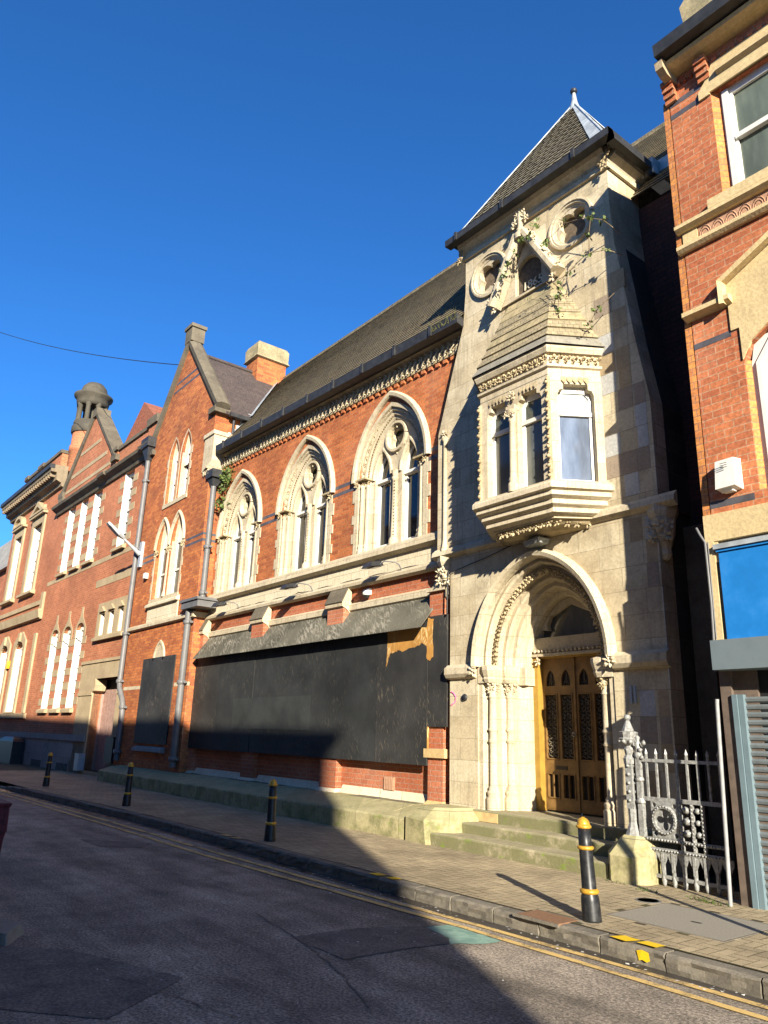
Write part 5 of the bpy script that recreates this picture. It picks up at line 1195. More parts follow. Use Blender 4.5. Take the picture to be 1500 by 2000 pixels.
# ------------------------------------------------------------------ building on the right with the shop
YR = 8.05
rbd = thing('corner_shop_building', 'tall red brick building with a blue shop sign and grey roller shutter', 'building', (-2.5, 8.05, .14))
XL = -4.30
UWN = rect(-3.63, -2.2, 8.30, 9.93); AWN = [(-3.62, 4.40), (-2.4, 4.40), (-2.4, 5.95), (-2.5, 6.18), (-2.75, 6.33), (-3.27, 6.33), (-3.52, 6.18), (-3.62, 5.95)]
w = B('brick_right').plate([(XL + .10, 4.2), (2, 4.2), (2, 10.7), (XL + .10, 10.7)], [UWN, AWN], YR, YR + .3)
w.build('wall', rbd)
q = B('brick_orange').box(XL, XL + .085, YR + .004, YR + .4, .14, 10.2); q.box(XL + .005, XL + .09, YR + .001, YR + .004, 10.2, 10.25); q.build('quoin_strip', rbd)
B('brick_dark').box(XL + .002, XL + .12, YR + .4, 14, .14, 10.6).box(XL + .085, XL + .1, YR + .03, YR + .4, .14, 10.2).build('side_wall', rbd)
B('brick_right').box(XL + .1, XL + .4, YR + .02, YR + .4, .14, 4.2).build('shop_pier', rbd, mat='brown_timber')
b = B('brick_blue')
for z, x1 in ((10.10, -3.75), (9.90, -3.75), (6.36, -3.73), (4.30, -3.68)): b.box(XL + .1, x1, YR - .003, YR + .03, z, z + .078)
b.build('blue_brick_band', rbd)
s = B('cream_paint')
s.pyz([(YR - .10, 8.10), (YR - .10, 8.15), (YR - .02, 8.19), (YR + .02, 8.19), (YR + .02, 8.06), (YR - .05, 8.06)], XL + .04, 2).pyz([(YR - .09, 7.79), (YR - .09, 7.84), (YR - .02, 7.87), (YR + .02, 7.87), (YR + .02, 7.75), (YR - .05, 7.75)], XL + .04, 2)
s.box(XL + .1, -4.0, YR - .012, YR + .03, 7.87, 8.06)
s.plate([(-3.78, 9.90), (-3.63, 9.90), (-3.63, 9.93), (2, 9.93), (2, 10.36), (-3.56, 10.36), (-3.66, 10.16), (-3.78, 10.02)], [], YR - .03, YR + .02); s.pyz([(YR - .03, 10.10), (YR - .09, 10.14), (YR - .09, 10.19), (YR - .03, 10.22)], -3.5, 2)
s.box(-3.80, 2, YR - .08, YR + .12, 8.17, 8.30)
# label mould and stone head round the arched window
s.pyz([(YR - .12, 6.80), (YR - .12, 6.86), (YR + .0, 6.90), (YR + .0, 6.76)], XL + .04, -3.66)
lab = [(-3.70, 6.78), (-3.70, 7.06), (-3.05, 7.52), (2, 7.52)]
s.sweep([(-3.72, 6.76), (-3.72, 7.05), (-3.02, 7.40), (-2.0, 7.40)], [(.0, YR), (-.0, YR - .12), (.05, YR - .14), (.09, YR - .06), (.09, YR)])
s.plate([(-3.72, 6.42), (-3.62, 6.42), (-3.62, 6.0), (-3.50, 6.2), (-3.27, 6.36), (-2.0, 6.36), (-2.0, 7.38), (-3.03, 7.38), (-3.72, 7.04)], [], YR - .02, YR + .02)
s.build('stone_dressings', rbd, mat='cream_paint')
tp = B('terracotta').box(-3.99, 2, YR - .004, YR + .03, 7.87, 8.06)
for k in range(20):
    cx = -3.9 + k * .17
    for r_ in (.075, .05): tp.tube([(cx + r_ * math.cos(t * PI / 6), YR - .005, 7.895 + r_ * 1.7 * math.sin(t * PI / 6)) for t in range(7)], .007, 4)
tp.build('terracotta_panel', rbd)
rv = B('brick_orange').quad((-3.63, YR + .001, 8.3), (-3.55, YR + .10, 8.3), (-3.55, YR + .10, 9.93), (-3.63, YR + .001, 9.93)); rv.build('brick_reveal', rbd); B('brick_orange').quad((-3.64, YR, 4.4), (-3.56, YR + .10, 4.4), (-3.56, YR + .10, 6.0), (-3.64, YR, 6.0)).build('brick_reveal', rbd)
f_ = B('white_paint'); f_.plate(rect(-3.56, -2.2, 8.3, 9.93), [rect(-3.40, -2.36, 9.16, 9.82), rect(-3.40, -2.36, 8.42, 9.08)], YR + .10, YR + .16); f_.box(-3.52, -3.44, YR + .06, YR + .10, 8.32, 9.9).box(-3.42, -2.3, YR + .07, YR + .10, 9.08, 9.15)
so_ = f_.build('sash_window', rbd); B('glass_curtain').quad((-3.45, YR + .14, 8.35), (-2.3, YR + .14, 8.35), (-2.3, YR + .14, 9.9), (-3.45, YR + .14, 9.9)).build('pane', so_)
f_ = B('white_paint'); ins = [(-3.40, 4.5), (-2.5, 4.5), (-2.5, 5.9), (-2.65, 6.12), (-3.22, 6.12), (-3.40, 5.9)]
f_.plate([(x + .05, z) if x < -3.6 else (x, z) for x, z in AWN], [ins], YR + .08, YR + .14); f_.sweep([(-3.46, 4.42), (-3.46, 5.92), (-3.26, 6.2), (-2.6, 6.2)], [(.0, YR + .08), (.0, YR + .05), (.05, YR + .05), (.05, YR + .08)])
so_ = f_.build('arched_window', rbd); B('glass').quad((-3.5, YR + .13, 4.4), (-2.4, YR + .13, 4.4), (-2.4, YR + .13, 6.3), (-3.5, YR + .13, 6.3)).build('pane', so_)
c = B('cream_paint'); c.pyz([(7.80, 10.58), (7.78, 10.63), (7.88, 10.66), (8.06, 10.67), (8.06, 10.54), (7.90, 10.55)], XL + .24, 2); c.build('cornice', rbd)
c = B('gutter_black').pyz([(7.62, 10.66), (7.60, 10.84), (7.74, 10.88), (8.1, 11.0), (8.1, 10.66)], XL + .17, 2); c.build('gutter', rbd)
c = B('stone_tan').pyz([(7.70, 10.5), (7.68, 10.62), (7.8, 10.66), (8.05, 10.66), (8.05, 10.42), (7.8, 10.44)], XL + .13, XL + .24); c.build('cornice_end', rbd)
for x0, x1 in ((XL + .06, XL + .22), (-3.76, -3.60)):
    bk = B('brick_right')
    for k in range(4): bk.box(x0, x1, YR - .045 - .03 * k, YR, 10.16 + k * .083, 10.235 + k * .083)
    bk.build('brick_bracket', rbd)
bk = B('brick_right')
for k in range(18): bk.box(-4.05 + k * .09 if k < 3 else -3.55 + (k - 3) * .12, -4.01 + k * .09 if k < 3 else -3.49 + (k - 3) * .12, YR - .04, YR, 10.37, 10.42)
bk.build('brick_dentils', rbd)
pc = B('stone_lichen').loft([[(-4.22 - e, 8.85 - e, z), (-3.1 + e, 8.85 - e, z), (-3.1 + e, 9.7 + e, z), (-4.22 - e, 9.7 + e, z)] for e, z in ((0, 10.9), (.0, 12.05), (.08, 12.12), (.03, 12.22), (.06, 12.6), (-.05, 12.9))]); pc.build('chimney', rbd)
B('slate').pyz([(8.1, 10.95), (12, 11.6), (14, 10.9), (14, 10.5), (8.1, 10.6)], XL + .1, 2).build('roof', rbd)
# shop front
sf = B('cream_paint').box(XL + .02, 2, YR - .05, YR + .02, 3.90, 4.22).box(XL + .02, XL + .12, YR - .05, YR + .02, 2.77, 3.9); sf.box(XL + .12, XL + .16, YR - .04, YR + .02, 3.66, 3.90); sf.build('shop_fascia', rbd)
B('grey_render').box(XL + .12, 2, YR + .0, YR + .05, 2.77, 3.89).build('sign_recess', rbd)
B('blue_sign').box(-4.13, 2, YR - .06, YR - .005, 2.78, 3.76).box(-4.15, 2, YR - .08, YR - .005, 3.765, 3.79).build('shop_sign', rbd)
B('lead').box(-4.17, 2, YR - .10, YR - .0, 3.795, 3.85).build('sign_flashing', rbd)
B('grey_steel').box(-4.24, 2, 7.82, YR + .05, 2.45, 2.765).build('shutter_box', rbd)
B('cable_black').box(-4.12, 2, YR + .06, YR + .12, 2.1, 2.45).build('shop_header', rbd)
B('blue_grey_steel').box(-4.15, -4.095, YR - .06, YR + .06, .14, 2.2).box(-4.09, -4.035, YR - .04, YR + .06, .14, 2.2).build('shutter_guide', rbd)
sh = B('shutter_steel'); z = .16
while z < 2.18: 
    sh.pyz([(YR + .035, z), (YR + .005, z + .02), (YR + .0, z + .045), (YR + .02, z + .068), (YR + .05, z + .07), (YR + .05, z)], -4.035, 2); z += .078
sh.build('roller_shutter', rbd)
B('grey_render').box(XL + .02, -4.16, YR - .03, YR + .1, .14, 2.46).build('shop_pilaster', rbd, mat='brown_timber')
al = B('white_plastic').loft([[(-4.05, YR - .003, 4.45), (-3.79, YR - .003, 4.45), (-3.79, YR - .003, 4.82), (-4.05, YR - .003, 4.82)], [(-4.05, YR - .14, 4.47), (-3.80, YR - .16, 4.47), (-3.81, YR - .13, 4.81), (-4.04, YR - .11, 4.81)]]); al.loft([[(-3.99, YR - .1, 4.43), (-3.86, YR - .1, 4.43), (-3.86, YR - .02, 4.43), (-3.99, YR - .02, 4.43)], [(-3.99, YR - .13, 4.47), (-3.86, YR - .13, 4.47), (-3.86, YR - .02, 4.47), (-3.99, YR - .02, 4.47)]])
ao = tag(al.build('alarm_box', bevel=.012), 'white alarm siren box on the brick above the cream shop fascia', 'alarm')
vb = B('pipe_grey')
for k in range(3): vb.box(-3.96, -3.88, YR - .163 + k * .0, YR - .155, 4.70 + k * .025, 4.706 + k * .025)
vb.build('vent_slots', ao)
cp = B('pipe_grey').tube([(-4.38, 8.02, 4.10), (-4.33, 8.0, 4.0), (-4.27, 7.98, 3.9), (-4.265, 7.98, 3.2), (-4.29, 7.98, 2.45)], .014, 6).tube([(-4.24, 7.985, 3.9), (-4.25, 7.985, 2.8)], .008, 5)
tag(cp.build('conduit'), 'thin bent grey conduit running down the brick edge beside the blue sign', 'pipe')
pp = B('pole_grey').tube([(-4.265, 7.90, 2.15), (-4.27, 7.90, 2.1), (-4.32, 7.88, .14)], .021, 10); tag(pp.build('steel_pole'), 'slim leaning pale grey pole standing between the iron railing and the shutter', 'pole')
# ------------------------------------------------------------------ gate pier, iron gate
K = 1.035
pr = B('stone_moss').loft([[(-5.73, 7.86, .1), (-5.62, 7.72, .1), (-5.32, 7.72, .1), (-5.2, 7.86, .1), (-5.2, 8.2, .1), (-5.73, 8.2, .1)], [(-5.73, 7.86, .48), (-5.62, 7.72, .46), (-5.32, 7.72, .46), (-5.2, 7.86, .50), (-5.2, 8.2, .52), (-5.73, 8.2, .52)], [(-5.58, 7.95, .66), (-5.53, 7.9, .67), (-5.37, 7.9, .67), (-5.32, 7.95, .665), (-5.32, 8.15, .66), (-5.58, 8.15, .66)]])
tag(pr.build('gate_pier', bevel=.015), 'low chamfered pale stone block under the ornate iron gate post', 'stone pier')
gt = thing('iron_railing', 'ornate silver grey cast iron railing with spear tops and a pierced quatrefoil panel', 'railing', (-5.4, 8.0, .66))
YI = 8.0
po = B('silver_iron'); px_ = -5.46
po.lathe(px_, YI, [(.10, .655), (.085, .70), (.05, .80), (.05, .84), (.055, .95)], 8, False).box(px_ - .045, px_ + .045, YI - .045, YI + .045, .95, 1.48)
po.lathe(px_, YI, [(.07, 1.44), (.075, 1.5), (.05, 1.54), (.06, 1.6), (.045, 1.64), (.10, 1.70), (.115, 1.72), (.10, 1.735), (.115, 1.80), (.07, 1.81), (.065, 1.83), (.025, 1.93), (.015, 1.94)], 8, False)
po.lathe(px_, YI, [(.0, 1.93), (.03, 1.935), (.042, 1.965), (.03, 1.995), (.0, 2.0)], 10)
for k in range(5):
    z = 1.04 + k * .095
    for sx, sy in ((-1, 0), (1, 0), (0, -1)): po.blob((px_ + sx * .052, YI + sy * .052, z), .022, .1)
for k in range(8): a = k * PI / 4; po.blob((px_ + .10 * math.cos(a), YI + .1 * math.sin(a), 1.69), .026, .2)
po.build('gate_post', gt)
p2 = B('silver_iron'); qx = -5.34
p2.box(qx - .03, qx + .03, YI - .03, YI + .03, .62, 1.52).lathe(qx, YI, [(.05, 1.02), (.055, 1.05), (.035, 1.08)], 8).lathe(qx, YI, [(.05, 1.26), (.055, 1.28), (.035, 1.31)], 8).lathe(qx, YI, [(.035, 1.5), (.055, 1.54), (.03, 1.6), (.045, 1.66), (.02, 1.7), (.03, 1.74), (.0, 1.77)], 8)
for dx, dz in ((.06, 1.66), (.09, 1.68), (-.04, 1.66), (.05, 1.52), (.04, 1.6)): p2.blob((qx + dx, YI - .02, dz), .028, .3)
p2.hexa([(qx - .03, YI - .03, .62), (qx + .03, YI - .03, .62), (qx + .03, YI + .03, .62), (qx - .03, YI + .03, .62), (qx - .09, YI - .03, .66), (qx + .03, YI - .03, .66), (qx + .03, YI + .03, .66), (qx - .09, YI + .03, .66)])
p2.build('hanging_stile', gt)
RXs = [-5.24 + k * .125 for k in range(8)]
ra = B('silver_iron')
for z, h in ((1.49, .018), (1.075, .022), (.655, .018), (.55, .022), (.285, .018)): ra.box(-5.31, -4.34, YI - .014, YI + .014, z - h, z + h)
for k in range(26): ra.blob((-5.28 + k * .036, YI - .02, .655), .014, .1); ra.blob((-5.28 + k * .036, YI - .02, .55), .012, .1)
ra.build('rail', gt)
for x in RXs:
    b_ = B('silver_iron').box(x - .011, x + .011, YI - .011, YI + .011, 1.07, 1.56)
    b_.lathe(x, YI, [(.012, 1.54), (.022, 1.565), (.0, 1.625)], 4, False)
    b_.box(x - .016, x + .016, YI - .016, YI + .016, .25, .55).lathe(x, YI, [(.0, .17), (.024, .21), (.03, .25), (.02, .3), (.024, .34)], 6)
    b_.pxz([(x + .016, .545), (x + .062, .545), (x + .062, .50), (x + .02, .40)], YI - .008, YI + .008).pxz([(x - .016, .545), (x - .062, .545), (x - .062, .50), (x - .02, .40)], YI - .008, YI + .008)
    b_.build('bar', gt)
pn = B('silver_iron'); pcx, pcz, ps = -5.05, .865, .165
pn.plate(rect(pcx - ps, pcx + ps, pcz - .19, pcz + .19), [circle(pcx, pcz, .125)] + [circle(pcx + a * .125, pcz + b * .15, .026, 10) for a in (-1, 1) for b in (-1, 1)], YI - .012, YI + .012, None, True)
rg = circle(pcx, pcz, .125); pn.sweep(list(reversed(rg + rg[:1])), [(.03, YI - .012), (.02, YI - .035), (-.005, YI - .035), (-.012, YI + .01)])
pn.plate(circle(pcx, pcz, .128), [[(pcx + r * math.cos(a), pcz + r * math.sin(a)) for r, a in ((.036 + .074 * abs(math.cos(2 * t)), t) for t in (k * 2 * PI / 64 for k in range(64)))]], YI - .006, YI + .006, None, True)
for a in range(24): pn.blob((pcx + .14 * math.cos(a * PI / 12), YI - .035, pcz + .14 * math.sin(a * PI / 12)), .011, .1)
pn.build('quatrefoil_panel', gt)
p3 = B('silver_iron')
for x in (-4.86, -4.72, -4.60): 
    p3.box(x - .016, x + .016, YI - .016, YI + .016, .55, 1.07)
    for k in range(12): p3.blob((x, YI - .02, .60 + k * .04), .014, .1)
for z in (.75, .87, .99): p3.blob((-4.79, YI, z), .045, .2); p3.blob((-4.66, YI, z), .035, .2)
p3.build('moulded_upright', gt)
K = 1.0
sp = B('pipe_grey').lathe(-1.62, 6.04, [(.0, .13), (.038, .13), (.038, 2.9), (.0, 2.92)], 10); tag(sp.build('sign_post'), 'plain grey post on the pavement just beyond the right edge, throwing a thin shadow', 'post')
# ------------------------------------------------------------------ hoarding boards
K = 8.885 / 8.4; YB = 8.40
ho = B('osb_black')
for x0, x1, m in ((-18.9, -17.3, 'osb_worn'), (-17.295, -15.5, 'osb_black'), (-15.495, -13.065, 'osb_black'), (-13.06, -10.9, 'osb_black'), (-10.895, -9.52, 'osb_worn')):
    dy_ = {-18.9: .004, -17.295: .0, -15.495: .007, -13.06: .002, -10.895: -.003}[x0]; ho.mat(m).box(x0, x1 - .006, YB + dy_, YB + .03, 1.24 + dy_, 3.58)
ho.mat('osb_worn').box(-9.515, -9.06, YB + .005, YB + .035, 1.84, 3.64)
hoo = tag(ho.build('hoarding'), 'long black painted board hoarding across the ground floor windows of the hall', 'hoarding')
rw = random.Random(9); poly = [(-10.63, 3.52), (-10.63, 2.86), (-10.58, 2.98), (-10.50, 3.10), (-10.40, 3.08), (-10.3, 3.13), (-10.15, 3.10), (-10.0, 3.14), (-9.8, 3.17), (-9.55, 3.18), (-9.55, 2.94), (-9.48, 2.90), (-9.40, 2.95), (-9.41, 3.30), (-9.39, 3.60), (-9.54, 3.60), (-9.54, 3.48)]
P = []
for (a, b), (c2, d) in zip(poly, poly[1:] + poly[:1]):
    for k in range(4): P.append((a + (c2 - a) * k / 4 + rw.gauss(0, .01), b + (d - b) * k / 4 + rw.gauss(0, .012)))
B('osb_raw').plate(P, [], YB - .004, YB).build('bare_patch', hoo, 'bare tan chipboard patch where the black paint has come off')
B('osb_raw').box(-9.52, -9.505, YB - .002, YB + .03, 1.38, 1.84).build('board_edge', hoo)
B('osb_faded').box(-16.4, -13.07, YB - .003, YB - .0005, 1.74, 2.42).build('repainted_patch', hoo)
K = 1.0
hc = B('osb_grey'); CF = 8.66
def slope(x0, x1):
    hc.loft([[(x0, CF, 3.545), (x1, CF, 3.545), (x1, CF + .012, 3.57), (x0, CF + .012, 3.57)], [(x0, YL - .02, 4.17), (x1, YL - .02, 4.17), (x1, YL - .02, 4.205), (x0, YL - .02, 4.205)]])
for (p0, p1), (q0, q1) in zip(PX, PX[1:]): slope(p1 + .02, q0 - .02)
xl, xr = -9.60 * CF / 8.3, 0
hc.loft([[(-18.65 * CF / 8.3, CF, 3.54), (-9.60 * CF / 8.3, CF, 3.54), (-9.60 * CF / 8.3, CF + .012, 3.566), (-18.65 * CF / 8.3, CF + .012, 3.566)], [(-18.65 * CF / 8.3, YP - .015, 3.88), (-9.62 * CF / 8.3 + .06, YP - .015, 3.88), (-9.62 * CF / 8.3 + .06, YP - .015, 3.912), (-18.65 * CF / 8.3, YP - .015, 3.912)]])
tag(hc.build('window_canopy'), 'weathered grey chipboard sloping cover along the top of the black hoarding', 'board cover')
K = 1.0296
sm = tag(B('osb_worn').box(-22.5, -20.13, 8.41, 8.44, 1.28, 3.69).build('boarded_window'), 'tall black board covering the lower window of the gabled house', 'window board')
sw = B('stone').sweep(arch(-21.38, .34, 3.6, .50, None, 8), [(.0, YG - .0), (.0, YG - .04), (.07, YG - .04), (.09, YG - .0)]).plate(arch(-21.38, .34, 3.6, .5, 3.5, 8), [], YG - .012, YG + .01); sw.build('window_head', gh)
B('stone_grey').pyz([(YG - .14, 1.08), (YG - .13, 1.16), (YG - .0, 1.21), (YG, 1.05)], -22.35, -20.25).build('window_sill', gh)
K = 1.0
# ------------------------------------------------------------------ fittings on the walls
def flood(x, label):
    t = thing('floodlight', label, 'floodlight', (x * 1.0077, YF * 1.0077 - .03, 4.865), 'floodlights on the stone band')
    m = B('black_metal'); m.hexa([(-.26, -.54, -.03), (.12, -.58, -.03), (.12, -.26, .03), (-.26, -.22, .03), (-.20, -.50, .075), (.06, -.53, .075), (.06, -.28, .12), (-.20, -.25, .12)]); m.build('lamp_head', t, local=True)
    B('lens_glass').hexa([(-.17, -.44, -.03), (.07, -.47, -.03), (.07, -.28, .01), (-.17, -.25, .01), (-.17, -.44, -.02), (.07, -.47, -.02), (.07, -.28, .02), (-.17, -.25, .02)]).build('lens', t, local=True)
    m = B('pipe_grey').tube([(.06, -.34, .04), (.18, -.30, .10), (.40, -.20, .06), (.42, -.12, .02), (.42, -.02, -.14)], .013, 6).box(.37, .47, -.02, .0, -.20, -.08); m.build('bracket', t, local=True)
flood(-18.05, 'leftmost small dark floodlight on the pale stone band, below the left arched window')
flood(-14.52, 'middle small dark floodlight on the pale stone band, below the centre arched window')
flood(-11.38, 'rightmost small dark floodlight on the pale stone band, nearest the tower')
t = thing('wall_lamp', 'pale bulkhead wall lamp under the oriel window above the entrance arch', 'wall lamp', (-7.36, YT, 4.60))
B('lens_glass').hexa([(-.17, -.26, -.05), (.13, -.30, -.03), (.16, -.10, -.03), (-.15, -.06, -.05), (-.19, -.28, .02), (.15, -.32, .03), (.18, -.08, .04), (-.17, -.04, .03)]).build('diffuser', t, local=True)
B('lamp_grey').hexa([(-.20, -.29, .02), (.16, -.33, .03), (.19, -.07, .04), (-.18, -.03, .03), (-.14, -.22, .07), (.10, -.26, .08), (.12, .0, .09), (-.12, .0, .08)]).build('housing', t, local=True)
t = thing('security_camera', 'white dome security camera on the red brick between the stone caps', 'camera', (-12.2, YL, 4.49))
B('white_plastic').lathe(0, -.09, [(.0, .06), (.07, .055), (.085, .02), (.085, -.03), (.07, -.05)], 16).build('housing', t, local=True); B('black_metal').lathe(0, -.09, [(.072, -.04), (.055, -.09), (.0, -.11)], 14).build('dome', t, local=True); B('white_plastic').box(-.05, .05, -.06, -.0, -.03, .1).build('mount', t, local=True)
cb_ = B('cable_black'); pts = []
for k in range(60): x = -18.0 + k * .14; pts.append((x, YF + .035, 4.825 + .012 * math.sin(k * .9) + .02 * (k % 17 == 5)))
cb_.tube(pts + [(-9.72, 9.0, 4.84), (-9.56, 8.86, 4.8)], .009, 5); tag(cb_.build('cable'), 'thin black cable pinned along the bottom of the pale stone band', 'cable')
cb_ = B('cable_black').tube([(-9.50, 8.85, 4.5), (-9.52, 8.84, 4.4), (-9.53, 8.84, 3.75)], .016, 6).tube([(-9.5, 8.85, 4.46), (-8.6, 8.86, 4.60), (-7.6, 8.86, 4.78)], .008, 5); tag(cb_.build('cable'), 'black cable rising across the pale tower stone to the lamp under the oriel', 'cable')
tag(B('black_metal').lathe(0, 0, [(.0, -.03), (.05, -.03), (.06, -.01), (.06, .0)], 12).build('bell_push'), 'small round dark metal boss on the pale stone left of the entrance columns', 'bell push')
bp = bpy.data.objects['bell_push']; bp.matrix_world = Matrix.Translation((-9.13, YT, 2.32)) @ Matrix.Rotation(-PI / 2, 4, 'X')
tag(B('lamp_grey').box(-5.98, -5.95, YT - .03, YT - .002, 2.18, 2.40).box(-5.92, -5.89, YT - .03, YT - .002, 2.18, 2.40).build('sign_bracket'), 'pair of short grey metal strips on the shaded stone right of the door', 'bracket')
K = 1.0296
tag(B('white_plastic').box(-23.22, -23.05, YG - .12, YG - .002, 6.26, 6.44).build('wall_box', bevel=.01), 'little white box on the orange brick left of the lower window pair', 'alarm')
# downpipes
K = 1.0296
def pipe_thing(label, parts):
    t = thing('downpipe', label, 'downpipe', parts[0][1][0]); 
    for nm, *a in parts:
        m = B('pipe_grey')
        if nm == 'pipe':
            m.tube(a[0], a[1], 10)
            for zc in a[2]:
                p = zc; m.lathe(p[0], p[1], [(a[1] * 1.02, p[2] - .06), (a[1] * 1.35, p[2] - .05), (a[1] * 1.35, p[2] + .05), (a[1] * 1.02, p[2] + .06)], 10); m.box(p[0] - a[1] * 2, p[0] + a[1] * 2, p[1] - .02, p[1] + .08, p[2] - .025, p[2] + .025)
        m.build(nm, t) if nm == 'pipe' else None
    return t
t1 = pipe_thing('grey downpipe with a large square hopper between the school and the gabled house', [('pipe', [(-24.18, 8.36, 10.8), (-24.18, 8.36, 3.1), (-24.12, 8.36, 2.9), (-23.72, 8.36, 2.5), (-23.62, 8.36, 2.3), (-23.62, 8.36, .75)], .085, [(-24.18, 8.36, 9.8), (-24.18, 8.36, 7.4), (-24.18, 8.36, 4.6), (-24.18, 8.36, 3.1), (-23.62, 8.36, 2.3), (-23.62, 8.36, 1.0)])])
B('black_metal').box(-24.52, -23.86, 8.15, 8.6, 11.0, 11.35).loft([[(-24.46, 8.2, 11.0), (-23.92, 8.2, 11.0), (-23.92, 8.58, 11.0), (-24.46, 8.58, 11.0)], [(-24.28, 8.28, 10.55), (-24.08, 8.28, 10.55), (-24.08, 8.48, 10.55), (-24.28, 8.48, 10.55)]]).build('hopper', t1, mat='gutter_black')
t2 = pipe_thing('grey downpipe in the corner where the gabled house meets the hall, with a black hopper', [('pipe', [(-19.07, 8.56, 8.5), (-19.07, 8.56, 5.0)], .083, [(-19.07, 8.56, 6.6), (-19.07, 8.56, 5.3)])])
B('gutter_black').box(-19.28, -18.84, 8.38, 8.80, 8.62, 8.86).loft([[(-19.24, 8.42, 8.62), (-18.9, 8.42, 8.62), (-18.9, 8.74, 8.62), (-19.24, 8.74, 8.62)], [(-19.16, 8.48, 8.4), (-18.98, 8.48, 8.4), (-18.98, 8.64, 8.4), (-19.16, 8.64, 8.4)]]).build('hopper', t2)
t3 = pipe_thing('grey downpipe below a long lead box, between the boarded window and the hoarding', [('pipe', [(-19.36, 8.34, 4.8), (-19.36, 8.34, .75)], .09, [(-19.36, 8.34, 4.5), (-19.36, 8.34, 2.9), (-19.36, 8.34, .95)])])
B('pipe_grey').box(-19.6, -18.55, 8.2, 8.75, 4.85, 5.03).box(-19.64, -18.5, 8.16, 8.78, 5.03, 5.10).build('lead_box', t3)
K = 1.0
# street lamp on the wall, overhead wire
t = thing('street_lamp', 'pale grey wall mounted street lamp on a slanting arm beside the left downpipe', 'street lamp', (-23.85, 8.43, 7.2)); K = 1.0296
B('lamp_grey').box(-23.95, -23.75, 8.36, 8.45, 6.75, 7.6).build('wall_plate', t)
tip = Vector((-23.85, 7.74, 7.63)); a0 = Vector((-23.85, 8.36, 7.18)); B('lamp_grey').tube([a0, a0.lerp(tip, .5), tip], [.085, .05, .035], 8).build('arm', t)
d = Vector((0, -.56, .40)).normalized(); sd_ = Vector((1, 0, 0)); up_ = sd_.cross(d)
h0, h1 = tip - d * .05, tip + d * .68
B('lamp_grey').loft([[c + sd_ * w_ + up_ * -.03, c - sd_ * w_ + up_ * -.03, c - sd_ * w_ * .8 + up_ * e, c + sd_ * w_ * .8 + up_ * e] if False else [c + sd_ * w_ - up_ * .03, c - sd_ * w_ - up_ * .03, c - sd_ * w_ * .8 + up_ * e, c + sd_ * w_ * .8 + up_ * e] for c, w_, e in ((h0, .05, .03), (h0.lerp(h1, .3), .14, .07), (h0.lerp(h1, .85), .14, .04), (h1, .11, .02))]).build('lamp_head', t)
B('lens_glass').loft([[c + sd_ * .10 - up_ * .035, c - sd_ * .10 - up_ * .035, c - sd_ * .1 - up_ * .05, c + sd_ * .1 - up_ * .05] for c in (h0.lerp(h1, .4), h0.lerp(h1, .85))]).build('lens', t)
P0, P1 = Vector((-22.47, 8.42, 13.58)), Vector((-38.5, 5.0, 20.6)); wp = []
wp = [P0.lerp(P1, k / 16) - Vector((0, 0, .25 * 4 * (k / 16) * (1 - k / 16))) for k in range(17)]
tag(B('cable_black').tube(wp, .016, 5).build('overhead_wire'), 'thin overhead wire crossing the blue sky to the gable', 'wire')
K = 1.0
# ------------------------------------------------------------------ plants
rv_ = random.Random(21)
def plant(name, label, cat, stems, nl, size, spread, lm='leaf', stemr=.008):
    o = thing(name, label, cat, stems[0][0])
    sm_ = B('bark')
    for s_ in stems: sm_.tube(s_, [stemr * (1 - .7 * k / len(s_)) for k in range(len(s_))], 5)
    sm_.build('stems', o); lv = B(lm); pts = [p for s_ in stems for p in s_[1:]]
    leaves(lv, pts, nl, size, spread, rv_); lv.build('leaves', o); return o
plant('buddleia', 'scraggly buddleia with sparse green leaves growing from the tower beside the right roundel', 'plant',
      [[(-5.62, 8.85, 8.9), (-5.72, 8.62, 8.95), (-6.05, 8.55, 9.02), (-6.4, 8.5, 8.82), (-6.62, 8.5, 8.72)], [(-5.62, 8.85, 9.3), (-5.75, 8.6, 9.5), (-6.1, 8.6, 9.75), (-6.45, 8.55, 9.82), (-6.9, 8.6, 9.72)], [(-6.0, 8.55, 9.0), (-5.95, 8.5, 9.3), (-5.9, 8.5, 9.6)], [(-6.5, 8.55, 8.8), (-6.58, 8.5, 8.5), (-6.6, 8.5, 8.25)], [(-5.7, 8.7, 8.2), (-5.95, 8.6, 8.0), (-6.1, 8.55, 7.75)]], 130, .08, .035)
plant('buddleia_sprig', 'leafy green sprig rooted at the peak of the small stone gablet', 'plant', [[(-7.5, 8.70, 9.9), (-7.55, 8.55, 9.85), (-7.65, 8.5, 9.68), (-7.72, 8.5, 9.5)], [(-7.5, 8.70, 9.95), (-7.35, 8.55, 10.05), (-7.15, 8.5, 10.0), (-6.98, 8.5, 10.12)]], 70, .08, .04)
plant('dry_creeper', 'bare creeper stems trailing over the stone oriel roof', 'plant', [[(-6.9, 8.6, 8.95), (-6.7, 8.5, 8.7), (-6.9, 8.45, 8.55), (-7.2, 8.5, 8.75)], [(-6.8, 8.6, 8.9), (-6.5, 8.5, 8.8), (-6.3, 8.6, 8.95)], [(-6.7, 8.55, 8.9), (-6.6, 8.5, 8.6), (-6.45, 8.5, 8.4)]], 12, .07, .03, 'dry_grass', .006)
plant('ivy', 'bright green ivy tumbling from behind the black hopper in the corner of the hall', 'plant', [[(-19.5, 9.1, 9.15), (-19.3, 9.0, 8.85), (-19.25, 8.98, 8.45), (-19.35, 9.0, 8.0)], [(-19.5, 9.08, 9.1), (-19.2, 9.0, 9.0), (-19.1, 9.02, 8.75)]], 320, .12, .10)
gr_ = B('dry_grass')
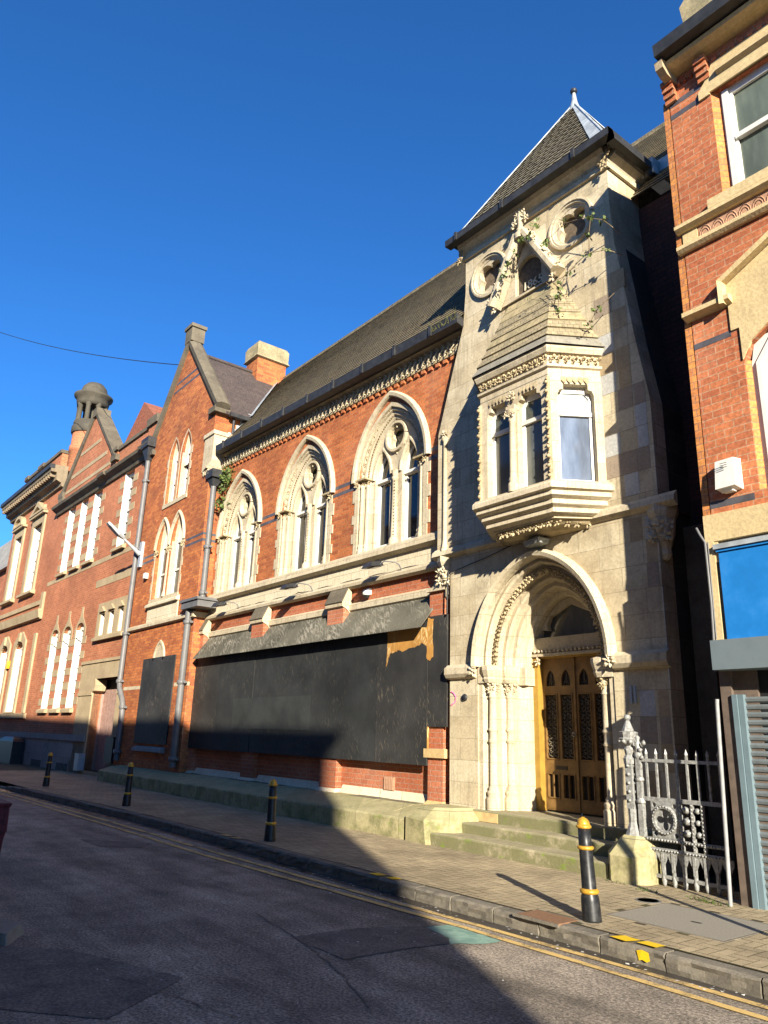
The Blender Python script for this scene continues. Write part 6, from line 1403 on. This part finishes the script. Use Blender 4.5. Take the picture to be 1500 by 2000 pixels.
for k in range(80):
    x = rv_.uniform(-9.95, -9.15); b0 = Vector((x, 8.70 + rv_.uniform(-.03, .06), 9.36 - (x + 9.5) * .03)); tp_ = b0 + Vector((rv_.gauss(0, .08), rv_.gauss(-.03, .06), rv_.uniform(.06, .3)))
    gr_.add([b0 - Vector((.006, 0, 0)), b0 + Vector((.006, 0, 0)), tp_], [(0, 1, 2)])
tag(gr_.build('gutter_grass'), 'tuft of dry yellow green grass growing in the gutter next to the tower', 'grass')
gr_ = B('leaf')
for cx, cy, n in ((-5.22, 7.78, 26), (-4.62, 7.85, 40), (-4.45, 7.8, 24), (-5.75, 7.9, 10)):
    for k in range(n): b0 = Vector((cx + rv_.gauss(0, .09), cy + rv_.gauss(0, .02), .14)); gr_.add([b0, b0 + Vector((.012, 0, 0)), b0 + Vector((rv_.gauss(0, .03), rv_.gauss(0, .03), rv_.uniform(.015, .06)))], [(0, 1, 2)])
tag(gr_.build('weeds'), 'tiny green weeds along the foot of the gate pier and railing', 'weeds', kind='stuff')
# ------------------------------------------------------------------ bin cut by the left edge
bt = thing('litter_bin', 'dark maroon litter bin with a lid, cut off by the left edge of the view', 'bin', (-8.80, 1.75, 0))
B('maroon').loft([[(-.27 * s_, -.27 * s_, z), (.27 * s_, -.27 * s_, z), (.27 * s_, .27 * s_, z), (-.27 * s_, .27 * s_, z)] for s_, z in ((.88, .02), (.92, .25), (.97, .58), (1.0, .64))]).build('body', bt, local=True, bevel=.015)
B('maroon').loft([[(-.27 * s_, -.27 * s_, z), (.27 * s_, -.27 * s_, z), (.27 * s_, .27 * s_, z), (-.27 * s_, .27 * s_, z)] for s_, z in ((1.03, .645), (1.0, .88), (1.06, .89), (1.06, .915))]).build('lid', bt, local=True, bevel=.01)
B('black_metal').box(-.12, .12, -.12, .12, 0, .13).build('foot', bt, local=True)
tag(B('stone_slab').loft([[(-8.1, 1.15, .0), (-6.93, 1.78, .0), (-7.3, 2.0, .0), (-8.3, 1.6, .0)], [(-8.1, 1.18, .08), (-6.98, 1.78, .08), (-7.3, 1.96, .08), (-8.3, 1.58, .08)]]).build('stone_slab', bevel=.01), 'pale broken stone slab lying on the road at the left edge', 'stone slab')
